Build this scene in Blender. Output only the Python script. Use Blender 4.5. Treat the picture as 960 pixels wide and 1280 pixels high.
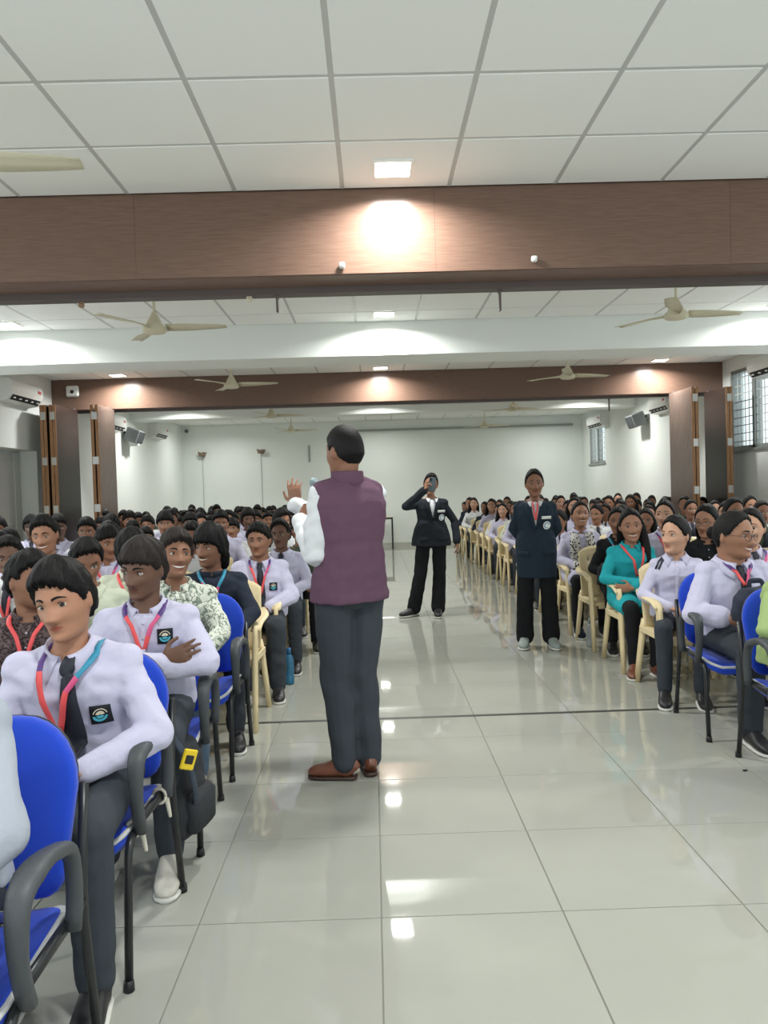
import bpy, math, random
import numpy as np
from math import sin, cos, pi, radians
from mathutils import Vector, Matrix, noise
from mathutils.bvhtree import BVHTree

for _o in list(bpy.data.objects):
    bpy.data.objects.remove(_o)
SC = bpy.context.scene
COL = SC.collection
random.seed(7)

# ------------------------------------------------------------------ camera
# image 960x1280, focal length 950 px, hall axis (+Y) vanishes near (466, 616), slight roll
FPX = 950.0
cam_data = bpy.data.cameras.new('camera')
cam_data.sensor_fit = 'VERTICAL'
cam_data.sensor_height = 36.0
cam_data.sensor_width = 27.0
cam_data.lens = FPX / 1280.0 * 36.0
cam_data.clip_start = 0.05
cam_data.clip_end = 200
cam = bpy.data.objects.new('camera', cam_data)
COL.objects.link(cam)
_yc = Vector((-14.0, 24.0, -FPX)).normalized()            # world +Y in camera axes
_xc = Vector((1.0, 0.03, 0.0)); _xc = (_xc - _yc * _xc.dot(_yc)).normalized()
_zc = _xc.cross(_yc)
_rot = Matrix((_xc, _yc, _zc)).transposed()               # camera <- world
CAM_LOC = Vector((0, 0, 1.40))
cam.matrix_world = Matrix.Translation(CAM_LOC) @ _rot.transposed().to_4x4()
SC.camera = cam

# ------------------------------------------------------------------ exposure / colour
SC.view_settings.view_transform = 'Standard'
SC.view_settings.look = 'None'
SC.view_settings.exposure = 0.14
SC.view_settings.gamma = 1.0
SC.view_settings.use_curve_mapping = False
try:
    SC.cycles.use_denoising = True
    SC.cycles.max_bounces = 8
    SC.cycles.diffuse_bounces = 5
    SC.cycles.glossy_bounces = 4
    SC.cycles.sample_clamp_indirect = 6.0
    SC.cycles.caustics_reflective = False
    SC.cycles.caustics_refractive = False
except Exception:
    pass

# ------------------------------------------------------------------ world: even overcast daylight through the near end, left open for fill, and the windows
W = bpy.data.worlds.new('world'); SC.world = W; W.use_nodes = True
_bg = W.node_tree.nodes['Background']
_bg.inputs['Color'].default_value = (0.90, 0.97, 1.0, 1)
_bg.inputs['Strength'].default_value = 1.5

# ------------------------------------------------------------------ ceiling lamps (light of the square LED panels)
XL, XR, ZC = -4.85, 5.45, 3.26
YB, YF = -3.0, 19.6                     # hall runs from behind the camera to the far wall
LAMPS = []
for _y in (0.9, 4.40, 7.95, 11.35, 14.9, 18.2):
    for _x in (-3.72, 0.17, 4.35):
        LAMPS.append((_x, _y))
LAMP_W = 42.0
for _x, _y in LAMPS:
    _l = bpy.data.lights.new('panel_light', 'AREA')
    _l.shape = 'SQUARE'; _l.size = 0.2; _l.energy = LAMP_W * (0.5 if _y > 18 else 1.0)
    _l.color = (0.99, 1.0, 0.965); _l.spread = radians(160)
    _o = bpy.data.objects.new('panel_light', _l); COL.objects.link(_o)
    _o.location = (_x, _y, ZC - 0.03)

# ------------------------------------------------------------------ materials
def srgb(r, g, b):
    def c(v):
        v /= 255.0
        return v / 12.92 if v <= 0.04045 else ((v + 0.055) / 1.055) ** 2.4
    return (c(r), c(g), c(b), 1.0)

MATS = {}
def mat(name, col, rough=0.6, metal=0.0, spec=0.5, emit=0.0, bump=0.0, bscale=40.0, var=0.0, vscale=8.0,
        trans=0.0, attr=None, sheen=0.0, stretch=None, coat=0.0):
    """one Principled material with optional noise bump and colour variation"""
    if name in MATS: return MATS[name]
    m = bpy.data.materials.new(name); m.use_nodes = True
    nt = m.node_tree; b = nt.nodes['Principled BSDF']
    b.inputs['Base Color'].default_value = col
    b.inputs['Roughness'].default_value = rough
    b.inputs['Metallic'].default_value = metal
    b.inputs['Specular IOR Level'].default_value = spec
    if coat: b.inputs['Coat Weight'].default_value = coat
    if sheen:
        b.inputs['Sheen Weight'].default_value = sheen
    if trans: b.inputs['Transmission Weight'].default_value = trans
    if emit:
        b.inputs['Emission Color'].default_value = col
        b.inputs['Emission Strength'].default_value = emit
    tc = nt.nodes.new('ShaderNodeTexCoord')
    vec = tc.outputs['Object']
    if stretch:
        mp = nt.nodes.new('ShaderNodeMapping'); mp.inputs['Scale'].default_value = stretch
        nt.links.new(vec, mp.inputs['Vector']); vec = mp.outputs['Vector']
    if attr:
        a = nt.nodes.new('ShaderNodeAttribute'); a.attribute_name = attr
        nt.links.new(a.outputs['Color'], b.inputs['Base Color'])
    if var:
        n = nt.nodes.new('ShaderNodeTexNoise'); n.inputs['Scale'].default_value = vscale
        n.inputs['Detail'].default_value = 4
        nt.links.new(vec, n.inputs['Vector'])
        r = nt.nodes.new('ShaderNodeValToRGB')
        r.color_ramp.elements[0].position = 0.3; r.color_ramp.elements[1].position = 0.7
        r.color_ramp.elements[0].color = tuple(c * (1 - var) for c in col[:3]) + (1,)
        r.color_ramp.elements[1].color = tuple(min(1, c * (1 + var)) for c in col[:3]) + (1,)
        nt.links.new(n.outputs['Fac'], r.inputs['Fac'])
        nt.links.new(r.outputs['Color'], b.inputs['Base Color'])
    if bump:
        n2 = nt.nodes.new('ShaderNodeTexNoise'); n2.inputs['Scale'].default_value = bscale
        n2.inputs['Detail'].default_value = 3
        nt.links.new(vec, n2.inputs['Vector'])
        bp = nt.nodes.new('ShaderNodeBump'); bp.inputs['Strength'].default_value = bump
        bp.inputs['Distance'].default_value = 0.01
        nt.links.new(n2.outputs['Fac'], bp.inputs['Height'])
        nt.links.new(bp.outputs['Normal'], b.inputs['Normal'])
    MATS[name] = m
    return m

def mat_print(name, base, ink, scale=30.0, thr=0.5, width=0.08, rough=0.85, ink2=None):
    """printed cloth: thin swirling ink lines on a plain ground"""
    if name in MATS: return MATS[name]
    m = mat(name, base, rough=rough, spec=0.2, bump=0.25, bscale=60)
    nt = m.node_tree; b = nt.nodes['Principled BSDF']
    tc = nt.nodes.new('ShaderNodeTexCoord')
    n = nt.nodes.new('ShaderNodeTexNoise'); n.inputs['Scale'].default_value = scale
    n.inputs['Detail'].default_value = 2; n.inputs['Distortion'].default_value = 1.2
    nt.links.new(tc.outputs['Object'], n.inputs['Vector'])
    r = nt.nodes.new('ShaderNodeValToRGB'); e = r.color_ramp.elements
    e[0].position = thr - width; e[0].color = base
    e[1].position = thr + width; e[1].color = base
    for p in (thr - width * .5, thr + width * .5):
        k = e.new(p); k.color = ink if p < thr or ink2 is None else ink2
    nt.links.new(n.outputs['Fac'], r.inputs['Fac'])
    nt.links.new(r.outputs['Color'], b.inputs['Base Color'])
    return m

def mat_check(name, a, b_, scale=60.0):
    if name in MATS: return MATS[name]
    m = mat(name, a, rough=0.9, spec=0.2)
    nt = m.node_tree; b = nt.nodes['Principled BSDF']
    tc = nt.nodes.new('ShaderNodeTexCoord')
    n = nt.nodes.new('ShaderNodeTexVoronoi'); n.inputs['Scale'].default_value = scale
    nt.links.new(tc.outputs['Object'], n.inputs['Vector'])
    r = nt.nodes.new('ShaderNodeValToRGB'); r.color_ramp.interpolation = 'CONSTANT'
    r.color_ramp.elements[0].color = a; r.color_ramp.elements[1].color = b_; r.color_ramp.elements[1].position = 0.42
    nt.links.new(n.outputs['Distance'], r.inputs['Fac'])
    nt.links.new(r.outputs['Color'], b.inputs['Base Color'])
    return m

def mat_wood(name, dark, light, rough=0.4, axis=(1.5, 14, 14), scale=6.0, bump=0.05):
    """fine straight wood grain running along one axis"""
    if name in MATS: return MATS[name]
    m = mat(name, dark, rough=rough, spec=0.5)
    nt = m.node_tree; b = nt.nodes['Principled BSDF']
    tc = nt.nodes.new('ShaderNodeTexCoord'); mp = nt.nodes.new('ShaderNodeMapping')
    mp.inputs['Scale'].default_value = axis
    nt.links.new(tc.outputs['Object'], mp.inputs['Vector'])
    n = nt.nodes.new('ShaderNodeTexNoise'); n.inputs['Scale'].default_value = scale; n.inputs['Detail'].default_value = 6
    nt.links.new(mp.outputs['Vector'], n.inputs['Vector'])
    r = nt.nodes.new('ShaderNodeValToRGB')
    r.color_ramp.elements[0].position = .35; r.color_ramp.elements[1].position = .68
    r.color_ramp.elements[0].color = dark; r.color_ramp.elements[1].color = light
    nt.links.new(n.outputs['Fac'], r.inputs['Fac']); nt.links.new(r.outputs['Color'], b.inputs['Base Color'])
    return m

M_WALL = mat('wall_paint', srgb(234, 238, 234), rough=0.75, spec=0.25, bump=0.04, bscale=90, var=0.012, vscale=1.5)
M_CEIL = mat('ceiling_board', srgb(242, 243, 240), rough=0.85, spec=0.2, bump=0.05, bscale=220)
M_TBAR = mat('ceiling_bar', srgb(196, 197, 194), rough=0.5, spec=0.4)
M_TILE = mat('floor_tile_glaze', srgb(166, 167, 158), rough=0.03, spec=0.5, var=0.025, vscale=2.2)
M_GROUT = mat('floor_grout', srgb(138, 138, 130), rough=0.8)
M_TRACK = mat('track_metal', srgb(92, 82, 78), rough=0.4, metal=0.3)
M_LAMI = mat_wood('brown_laminate', srgb(108, 84, 72), srgb(118, 94, 81), rough=0.27, axis=(1.2, 20, 20))
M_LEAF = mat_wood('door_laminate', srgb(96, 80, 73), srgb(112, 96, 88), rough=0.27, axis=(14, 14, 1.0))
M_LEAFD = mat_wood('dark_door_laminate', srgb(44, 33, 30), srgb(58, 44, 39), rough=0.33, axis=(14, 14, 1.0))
M_EDGE = mat_wood('bare_wood_edge', srgb(146, 106, 72), srgb(176, 132, 94), rough=0.6, axis=(20, 20, 1.2))
M_STEEL = mat('hinge_steel', srgb(200, 200, 196), rough=0.35, metal=0.5)
M_WPLA = mat('white_plastic', srgb(232, 234, 230), rough=0.4)
M_GPLA = mat('grey_plastic', srgb(120, 124, 126), rough=0.5)
M_DARK = mat('dark_plastic', srgb(28, 28, 30), rough=0.5)
M_GLOW = mat('lamp_diffuser', (1, 1, 0.97, 1), emit=9.0)
M_CREAM = mat('fan_enamel', srgb(214, 208, 182), rough=0.4)
M_DOOR = mat('painted_door', srgb(206, 207, 202), rough=0.5)
M_GRILL = mat('window_grille', srgb(208, 210, 208), rough=0.5)
M_WFRM = mat('window_aluminium', srgb(150, 154, 152), rough=0.4, metal=0.3)
M_GLASS = mat('window_glass', (0.9, 0.95, 0.95, 1), rough=0.02)
_nt = M_GLASS.node_tree; _mx = _nt.nodes.new('ShaderNodeMixShader'); _tr = _nt.nodes.new('ShaderNodeBsdfTransparent'); _gl = _nt.nodes.new('ShaderNodeBsdfGlossy')
_tr.inputs['Color'].default_value = (.93, .97, .97, 1); _gl.inputs['Roughness'].default_value = .03; _mx.inputs[0].default_value = .08
_nt.links.new(_tr.outputs[0], _mx.inputs[1]); _nt.links.new(_gl.outputs[0], _mx.inputs[2])
_nt.links.new(_mx.outputs[0], _nt.nodes['Material Output'].inputs['Surface'])

# ------------------------------------------------------------------ mesh helpers
class MB:
    def __init__(self):
        self.v = []; self.f = []; self.m = []; self.cur = 0
    def add(self, vs, fs, mi=None):
        n = len(self.v)
        self.v.extend(tuple(p) for p in vs)
        for f in fs:
            self.f.append(tuple(i + n for i in f)); self.m.append(self.cur if mi is None else mi)
        return self
    def box(self, x0, x1, y0, y1, z0, z1, mi=None, bevel=0.0):
        if bevel:
            return self.rbox(x0, x1, y0, y1, z0, z1, bevel, mi)
        vs = [(x, y, z) for z in (z0, z1) for y in (y0, y1) for x in (x0, x1)]
        fs = [(0, 2, 3, 1), (4, 5, 7, 6), (0, 1, 5, 4), (2, 6, 7, 3), (0, 4, 6, 2), (1, 3, 7, 5)]
        return self.add(vs, fs, mi)
    def rbox(self, x0, x1, y0, y1, z0, z1, b, mi=None):
        """box with chamfered edges (24 vertices)"""
        vs = []; idx = {}
        X = (x0, x1); Y = (y0, y1); Z = (z0, z1)
        for i in (0, 1):
            for j in (0, 1):
                for k in (0, 1):
                    sx, sy, sz = (1, -1)[i], (1, -1)[j], (1, -1)[k]
                    for a in range(3):
                        p = [X[i] + sx * b, Y[j] + sy * b, Z[k] + sz * b]
                        p[a] = (X[i], Y[j], Z[k])[a]
                        idx[(i, j, k, a)] = len(vs); vs.append(tuple(p))
        fs = []
        for a in range(3):
            for s in (0, 1):
                o = [q for q in range(3) if q != a]
                loop = []
                for u, w in ((0, 0), (1, 0), (1, 1), (0, 1)):
                    key = [0, 0, 0]; key[a] = s; key[o[0]] = u; key[o[1]] = w
                    loop.append(idx[(key[0], key[1], key[2], a)])
                fs.append(tuple(loop))
        for a in range(3):
            o = [q for q in range(3) if q != a]
            for u in (0, 1):
                for w in (0, 1):
                    k0 = [0, 0, 0]; k1 = [0, 0, 0]; k1[a] = 1
                    k0[o[0]] = k1[o[0]] = u; k0[o[1]] = k1[o[1]] = w
                    fs.append((idx[tuple(k0) + (o[0],)], idx[tuple(k1) + (o[0],)], idx[tuple(k1) + (o[1],)], idx[tuple(k0) + (o[1],)]))
        for i in (0, 1):
            for j in (0, 1):
                for k in (0, 1):
                    fs.append((idx[(i, j, k, 0)], idx[(i, j, k, 1)], idx[(i, j, k, 2)]))
        return self.add(vs, fs, mi)
    def loft(self, pts, radii, side=None, n=12, mi=None, cap=True, power=1.0):
        """elliptic rings along pts; radii = (a along side, b across); closed ends"""
        P = [Vector(p) for p in pts]; rings = []
        up = Vector(side) if side is not None else None
        prev = None
        vs = []
        for i, p in enumerate(P):
            t = (P[min(i + 1, len(P) - 1)] - P[max(i - 1, 0)])
            if t.length < 1e-9: t = Vector((0, 0, 1))
            t.normalize()
            if up is not None:
                s = up if not isinstance(side, list) else up
                u = s - t * s.dot(t)
                if u.length < 1e-4: u = prev if prev is not None else t.orthogonal()
            elif prev is not None:
                u = prev - t * prev.dot(t)
            else:
                u = Vector((1, 0, 0)) - t * t.x
                if u.length < 0.1: u = Vector((0, 1, 0)) - t * t.y
            u = u.normalized(); prev = u; w = t.cross(u)
            r = radii[i]; a, b = (r if isinstance(r, (tuple, list)) else (r, r))
            for k in range(n):
                c, s_ = cos(2 * pi * k / n), sin(2 * pi * k / n)
                if power != 1.0:
                    c = math.copysign(abs(c) ** power, c); s_ = math.copysign(abs(s_) ** power, s_)
                vs.append(p + u * (a * c) + w * (b * s_))
        fs = []
        for i in range(len(P) - 1):
            for k in range(n):
                k2 = (k + 1) % n
                fs.append((i * n + k, i * n + k2, (i + 1) * n + k2, (i + 1) * n + k))
        if cap:
            fs.append(tuple(reversed(range(n)))); fs.append(tuple(range((len(P) - 1) * n, len(P) * n)))
        return self.add(vs, fs, mi)
    def capsule(self, a, b, ra, rb, n=12, mi=None):
        """tapered limb with rounded ends"""
        A, B = Vector(a), Vector(b); d = (B - A)
        if d.length < 1e-6: d = Vector((0, 0, 1e-3))
        t = d.normalized(); pts = []; rad = []
        for q in (85, 60, 30):
            pts.append(A - t * ra * sin(radians(q))); rad.append(ra * cos(radians(q)))
        for q in (0, .33, .66, 1):
            pts.append(A + d * q); rad.append(ra + (rb - ra) * q)
        for q in (30, 60, 85):
            pts.append(B + t * rb * sin(radians(q))); rad.append(rb * cos(radians(q)))
        return self.loft(pts, rad, n=n, mi=mi)
    def ball(self, c, rx, ry=None, rz=None, nu=14, nv=10, mi=None, R=None):
        ry = rx if ry is None else ry; rz = rx if rz is None else rz
        vs = []; c = Vector(c)
        for j in range(1, nv):
            th = pi * j / nv
            for i in range(nu):
                ph = 2 * pi * i / nu
                p = Vector((rx * sin(th) * cos(ph), ry * sin(th) * sin(ph), rz * cos(th)))
                vs.append(c + (R @ p if R else p))
        q = Vector((0, 0, rz)); vs.append(c + (R @ q if R else q)); q = -q; vs.append(c + (R @ q if R else q))
        fs = []
        for j in range(nv - 2):
            for i in range(nu):
                i2 = (i + 1) % nu
                fs.append((j * nu + i, (j + 1) * nu + i, (j + 1) * nu + i2, j * nu + i2))
        T = (nv - 1) * nu
        for i in range(nu):
            i2 = (i + 1) % nu
            fs.append((T, i, i2)); fs.append((T + 1, (nv - 2) * nu + i2, (nv - 2) * nu + i))
        return self.add(vs, fs, mi)
    def grid(self, G, thick=None, mi=None, skip=()):
        """G[j][i] points; optional thickness vector function -> closed sheet"""
        nj, ni = len(G), len(G[0])
        base = [Vector(p) for r in G for p in r]
        fs = [(j * ni + i, j * ni + i + 1, (j + 1) * ni + i + 1, (j + 1) * ni + i)
              for j in range(nj - 1) for i in range(ni - 1) if (j, i) not in skip]
        if thick is None: return self.add(base, fs, mi)
        nrm = [Vector((0, 0, 0)) for _ in base]
        for f in fs:
            a, b, c, d = (base[q] for q in f)
            nn = (c - a).cross(d - b)
            for q in f: nrm[q] += nn
        back = [p - (q.normalized() if q.length > 0 else Vector((0, 1, 0))) * thick for p, q in zip(base, nrm)]
        N = len(base)
        ff = list(fs) + [tuple(reversed([q + N for q in f])) for f in fs]
        cnt = {}
        for f in fs:
            for q in range(4):
                e = (f[q], f[(q + 1) % 4]); cnt[e] = cnt.get(e, 0) + 1
        for (a, b) in cnt:
            if (b, a) not in cnt: ff.append((b, a, a + N, b + N))
        return self.add(base + back, ff, mi)
    def mesh(self, name, mats, smooth=False):
        me = bpy.data.meshes.new(name)
        me.from_pydata(self.v, [], self.f)
        for m in (mats if isinstance(mats, (list, tuple)) else [mats]): me.materials.append(m)
        if any(self.m): me.polygons.foreach_set('material_index', self.m)
        if smooth: me.polygons.foreach_set('use_smooth', [True] * len(me.polygons))
        me.update()
        return me
    def build(self, name, mats, parent=None, smooth=False, loc=None):
        o = bpy.data.objects.new(name, self.mesh(name, mats, smooth)); COL.objects.link(o)
        if parent is not None: o.parent = parent
        if loc is not None: o.location = loc
        return o

def smooth_by_angle(o, ang=40):
    me = o.data
    me.polygons.foreach_set('use_smooth', [True] * len(me.polygons))
    try: me.set_sharp_from_angle(angle=radians(ang))
    except Exception: pass
    return o

def obj(name, mesh, parent=None, loc=None, rot=None):
    o = bpy.data.objects.new(name, mesh); COL.objects.link(o)
    if parent is not None: o.parent = parent
    if loc is not None: o.location = loc
    if rot is not None: o.rotation_euler = rot
    return o

def fillet(pts, r, n=5):
    """polyline with rounded corners"""
    P = [Vector(p) for p in pts]; out = [P[0]]
    for i in range(1, len(P) - 1):
        a, b, c = P[i - 1], P[i], P[i + 1]
        d1 = (a - b); d2 = (c - b); q = min(r, d1.length * .49, d2.length * .49)
        s = b + d1.normalized() * q; e = b + d2.normalized() * q
        for k in range(n + 1):
            t = k / n; out.append(s * (1 - t) ** 2 + b * 2 * t * (1 - t) + e * t * t)
    out.append(P[-1]); return out

def thing(name, label, cat, loc=(0, 0, 0), rz=0.0, group=None):
    o = bpy.data.objects.new(name, None); COL.objects.link(o)
    o.empty_display_size = 0.1
    o.location = loc; o.rotation_euler = (0, 0, rz)
    o['label'] = label; o['category'] = cat
    if group: o['group'] = group
    return o

def tag(o, label, cat, group=None):
    o['label'] = label; o['category'] = cat
    if group: o['group'] = group
    return o

def struct(o, label=None):
    o['kind'] = 'structure'
    if label: o['label'] = label
    return o

def dup(root, loc, rz, label, group=None, swap=None):
    """copy a thing with its parts and sub-parts; swap = {material name: material}"""
    def cp(o, par):
        c = o.copy(); COL.objects.link(c)
        if par is not None: c.parent = par
        if swap and c.type == 'MESH':
            for i, s in enumerate(c.material_slots):
                nm = s.material.name if s.material else None
                if nm in swap:
                    s.link = 'OBJECT'; s.material = swap[nm]
        for ch in o.children: cp(ch, c)
        return c
    r = cp(root, None)
    r.location = loc; r.rotation_euler = (0, 0, rz); r['label'] = label
    if group: r['group'] = group
    elif 'group' in r: del r['group']
    return r

ORD = ['zeroth', 'first', 'second', 'third', 'fourth', 'fifth', 'sixth', 'seventh', 'eighth', 'ninth', 'tenth', 'eleventh',
       'twelfth', 'thirteenth', 'fourteenth', 'fifteenth', 'sixteenth', 'seventeenth', 'eighteenth', 'nineteenth', 'twentieth', 'twenty-first']

# ================================================================== ROOM SHELL
# ---- floor: grout bed with separately laid tiles
fl = MB().box(XL - 0.4, XR + 0.2, YB, YF + 0.1, -0.06, -0.004).build('floor', M_GROUT)
struct(fl, 'glossy grey-white vitrified tile floor of the hall')
TS, TX0, TY0, TG = 0.6, -0.014, 2.47, 0.0022
def tile_mb(x0, x1, y0, y1, mb):
    return mb.rbox(x0, x1, y0, y1, -0.02, 0.0, 0.0012)
_tm = tile_mb(TG, TS - TG, TG, TS - TG, MB()).mesh('tile', M_TILE)
rest = MB(); cand = []
for j in range(-10, 30):
    y0 = TY0 + j * TS
    if y0 > YF or y0 + TS < YB: continue
    for i in range(-9, 10):
        x0 = TX0 + i * TS
        xa, xb, ya, yb = max(x0, XL), min(x0 + TS, XR), max(y0, YB), min(y0 + TS, YF)
        if xb - xa < 0.02 or yb - ya < 0.02: continue
        full = xb - xa > TS - 1e-4 and yb - ya > TS - 1e-4
        yc = y0 + .3; xc = x0 + .3
        vis = full and yc > 1.5 and abs(xc) < 0.60 * yc + 0.4 and (yc < 9 or -1.1 < xc < 2.4)
        if vis: cand.append((math.hypot(xc - .3, yc), x0, y0))
        else: rest.rbox(xa + TG, xb - TG, ya + TG, yb - TG, -0.02, 0.0, 0.0012)
cand.sort()
for d, x0, y0 in cand[:290]: obj('tile', _tm, fl, (x0, y0, 0))
for d, x0, y0 in cand[290:]: rest.rbox(x0 + TG, x0 + TS - TG, y0 + TG, y0 + TS - TG, -0.02, 0, 0.0012)
_r = rest.build('distant_tiles', M_TILE, fl); _r['kind'] = 'stuff'
# floor guide channel of the folding partition
ch = MB().box(XL, XR, 4.655, 4.690, -0.01, 0.0015).build('floor_channel', mat('channel_dark', srgb(58, 58, 54), rough=.5), fl)

# ---- ceiling: grid of lay-in boards between T bars
ce = MB().box(XL - 0.3, XR + 0.2, YB, YF + 0.1, ZC + 0.02, ZC + 0.15).build('ceiling', M_WALL)
struct(ce, 'false ceiling of white square boards in a grey grid')
CXS, CYS, CX0, CY0 = 0.652, 0.63, -0.13, 3.43
BW = 0.013
_cp = MB().rbox(BW, CXS - BW, BW, CYS - BW, -0.004, 0.018, 0.003).mesh('ceiling_panel', M_CEIL)
bars = MB(); rest = MB(); nP = 0; cl = []
for (ya, yb) in ((YB, 4.69), (5.06, 8.30), (8.90, 11.70), (11.95, YF)):
    for i in range(-9, 10):
        x0 = CX0 + i * CXS
        if XL < x0 < XR: bars.box(x0 - BW, x0 + BW, ya, yb, ZC, ZC + 0.02)
        for j in range(-14, 30):
            y0 = CY0 + j * CYS
            if i == 0 and ya < y0 < yb: bars.box(XL, XR, y0 - BW, y0 + BW, ZC + 0.0004, ZC + 0.02)
            xa, xb, yc, yd = max(x0, XL), min(x0 + CXS, XR), max(y0, ya), min(y0 + CYS, yb)
            if xb - xa < 0.03 or yd - yc < 0.03: continue
            full = xb - xa > CXS - 1e-4 and yd - yc > CYS - 1e-4
            ym = y0 + .3; vis = ym > 2.3 and abs(x0 + .3) < .55 * ym + .7 and ym < 11.9
            if vis and full: obj('ceiling_panel', _cp, ce, (x0, y0, ZC)); nP += 1
            elif vis:
                MB().rbox(xa + BW, xb - BW, yc + BW, yd - BW, ZC - 0.004, ZC + 0.018, 0.003).build('ceiling_panel', M_CEIL, ce); nP += 1
            else: rest.rbox(xa + BW, xb - BW, yc + BW, yd - BW, ZC - 0.004, ZC + 0.018, 0.003)
bars.build('grid_bar', M_TBAR, ce)
_r = rest.build('distant_ceiling_panels', M_CEIL, ce); _r['kind'] = 'stuff'

# ---- side walls, far wall
wl = MB()
wl.box(XL - .12, XL, YB, -2.6, 0, ZC + .1); wl.box(XL - .12, XL, 4.3, 5.2, 0, ZC + .1); wl.box(XL - .12, XL, 9.0, 9.25, 0, ZC + .1)
for (a, b) in ((-2.6, 4.3), (5.2, 9.0)): wl.box(XL - .12, XL, a, b, 0, 1.0); wl.box(XL - .12, XL, a, b, 3.12, ZC + .1)
wl.box(XL - .12, XL, 11.10, YF, 0, ZC + .1)
wl.box(XL - .12, XL, 9.25, 11.10, 2.15, ZC + .1)
wl.box(XL - .42, XL - .30, 9.0, 11.3, 0, 2.4); wl.box(XL - .30, XL - .12, 11.10, 11.25, 0, 2.3); wl.box(XL - .30, XL - .12, 9.10, 9.25, 0, 2.3)
wl.box(XL - .30, XL - .12, 9.25, 11.10, 2.15, 2.3)
struct(wl.build('wall_left', M_WALL), 'white painted left wall with a door niche')
WIN = [(9.55, 11.45, 1.88, 3.06), (17.7, 18.95, 1.95, 3.02)]
FILL_OPENINGS = [(-2.6, 4.3, 1.0, 3.12), (5.2, 9.0, 1.0, 3.12)]  # openings added out of view so daylight reaches the middle of the hall
WIN2 = sorted(WIN + FILL_OPENINGS)
wr = MB(); ys = [YB] + [q for w in WIN2 for q in w[:2]] + [YF]
for a in range(0, len(ys), 2): wr.box(XR, XR + .2, ys[a], ys[a + 1], 0, ZC + .1)
for (a, b, c, d) in WIN2: wr.box(XR, XR + .2, a, b, 0, c); wr.box(XR, XR + .2, a, b, d, ZC + .1)
struct(wr.build('wall_right', M_WALL), 'white painted right wall with grilled windows')
struct(MB().box(XL - .1, XR + .2, YF, YF + .15, 0, ZC + .1).build('wall_back', M_WALL), 'plain white far wall of the hall')
M_SKIRT = mat('skirting_tile', srgb(186, 186, 176), rough=.25)
struct(MB().box(XL, XR, YF - .012, YF, 0, .10).build('baseboard_back', M_SKIRT), 'grey tile skirting along the far wall')
struct(MB().box(XL, XL + .012, YB, 9.25, 0, .10).build('baseboard_left', M_SKIRT), 'grey tile skirting along the left wall')
struct(MB().box(XR - .012, XR, YB, YF, 0, .10).build('baseboard_right', M_SKIRT), 'grey tile skirting along the right wall')
# shallow ledge across the far wall
struct(MB().rbox(-.6, 5.2, YF - .07, YF - .001, 2.98, 3.03, .006).build('trim_5', mat('ledge_grey', srgb(150, 154, 146), rough=.6)), 'thin grey ledge high on the far wall')

# ---- beams
def wood_beam(name, y0, y1, z0, label, seams, lip):
    b = struct(MB().box(XL, XR, y0 + .02, y1, z0 + .012, ZC + .02).build(name, M_LAMI), label)
    for a, c in zip(seams[:-1], seams[1:]):
        MB().rbox(a + .0004, c - .0004, y0, y0 + .024, z0, ZC - .006, .0006).build('laminate_panel', M_LAMI, b)
    MB().rbox(XL, XR, y0 + .02, y1 - .11, z0 - .004, z0 + .014, .002).build('soffit_board', M_LAMI, b)
    MB().box(XL, XR, y1 - .11, y1 - .01, z0 - lip, z0 + .014).build('sliding_track', M_TRACK, b)
    return b
b1 = wood_beam('trim_1', 4.69, 5.06, 2.745, 'dark wood laminate beam above the first partition line', [XL, -3.2, -1.4, .43, 2.25, 4.05, XR], .045)
b2 = wood_beam('trim_2', 11.70, 11.98, 2.80, 'dark wood laminate beam above the second partition line', [XL, -3.0, -.9, 1.25, 3.4, XR], .035)
struct(MB().rbox(XL, XR, 8.30, 8.90, 2.89, ZC + .02, .004).build('trim_3', M_WALL), 'white painted beam across the middle bay')
struct(MB().rbox(XL, XR, 15.5, 16.0, 3.01, ZC + .02, .004).build('trim_4', M_WALL), 'white painted beam across the far bay')

# hanging bolts and brackets under the beams
def hanger(x, y, z, h, label):
    t = thing('track_hanger', label, 'bracket', (x, y, z), 0)
    MB().rbox(-.006, .006, -.02, .02, -h, 0, .002).build('rod', M_TRACK, t)
    MB().rbox(-.012, .012, -.025, .025, -.02, 0, .003).build('plate', M_TRACK, t)
hanger(-.585, 5.0, 2.705, .11, 'steel hanger plate under first dark beam left of centre')
hanger(.87, 5.0, 2.705, .14, 'steel hanger plate under first dark beam right of centre')
hanger(3.75, 11.92, 2.77, .20, 'steel hanger plate under second dark beam near right end')
def stopper(x, y, z, label, m):
    t = thing('beam_sensor', label, 'sensor', (x, y, z), 0)
    MB().rbox(-.018, .018, -.012, .012, -.018, .018, .006).build('body', m, t)
    MB().loft([(0, -.012, -.004), (0, -.022, -.01), (0, -.026, -.014)], [.012, .012, .006], n=10).build('dome', m, t)
stopper(-.145, 4.672, 2.79, 'small white sensor low on the first dark beam near centre', M_WPLA)
stopper(1.03, 4.672, 2.80, 'small white sensor low on the first dark beam right of centre', M_WPLA)
stopper(-1.83, 4.93, 2.66, 'brown connector under the first dark beam at left', mat('connector_brown', srgb(150, 120, 98), rough=.6))
stopper(-.76, 4.96, 2.675, 'tiny cream clip under the first dark beam left of the hanger', M_CREAM)
# wall camera box on second beam
t = thing('camera_box', 'white square camera box on second dark beam at left end', 'camera', (-4.52, 11.70, 3.08), 0)
MB().rbox(-.095, .095, -.05, 0, -.085, .085, .02).build('housing', M_WPLA, t)
MB().loft([(0, -.05, -.01), (0, -.06, -.01)], [.03, .026], n=14).build('lens', M_DARK, t)

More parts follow.
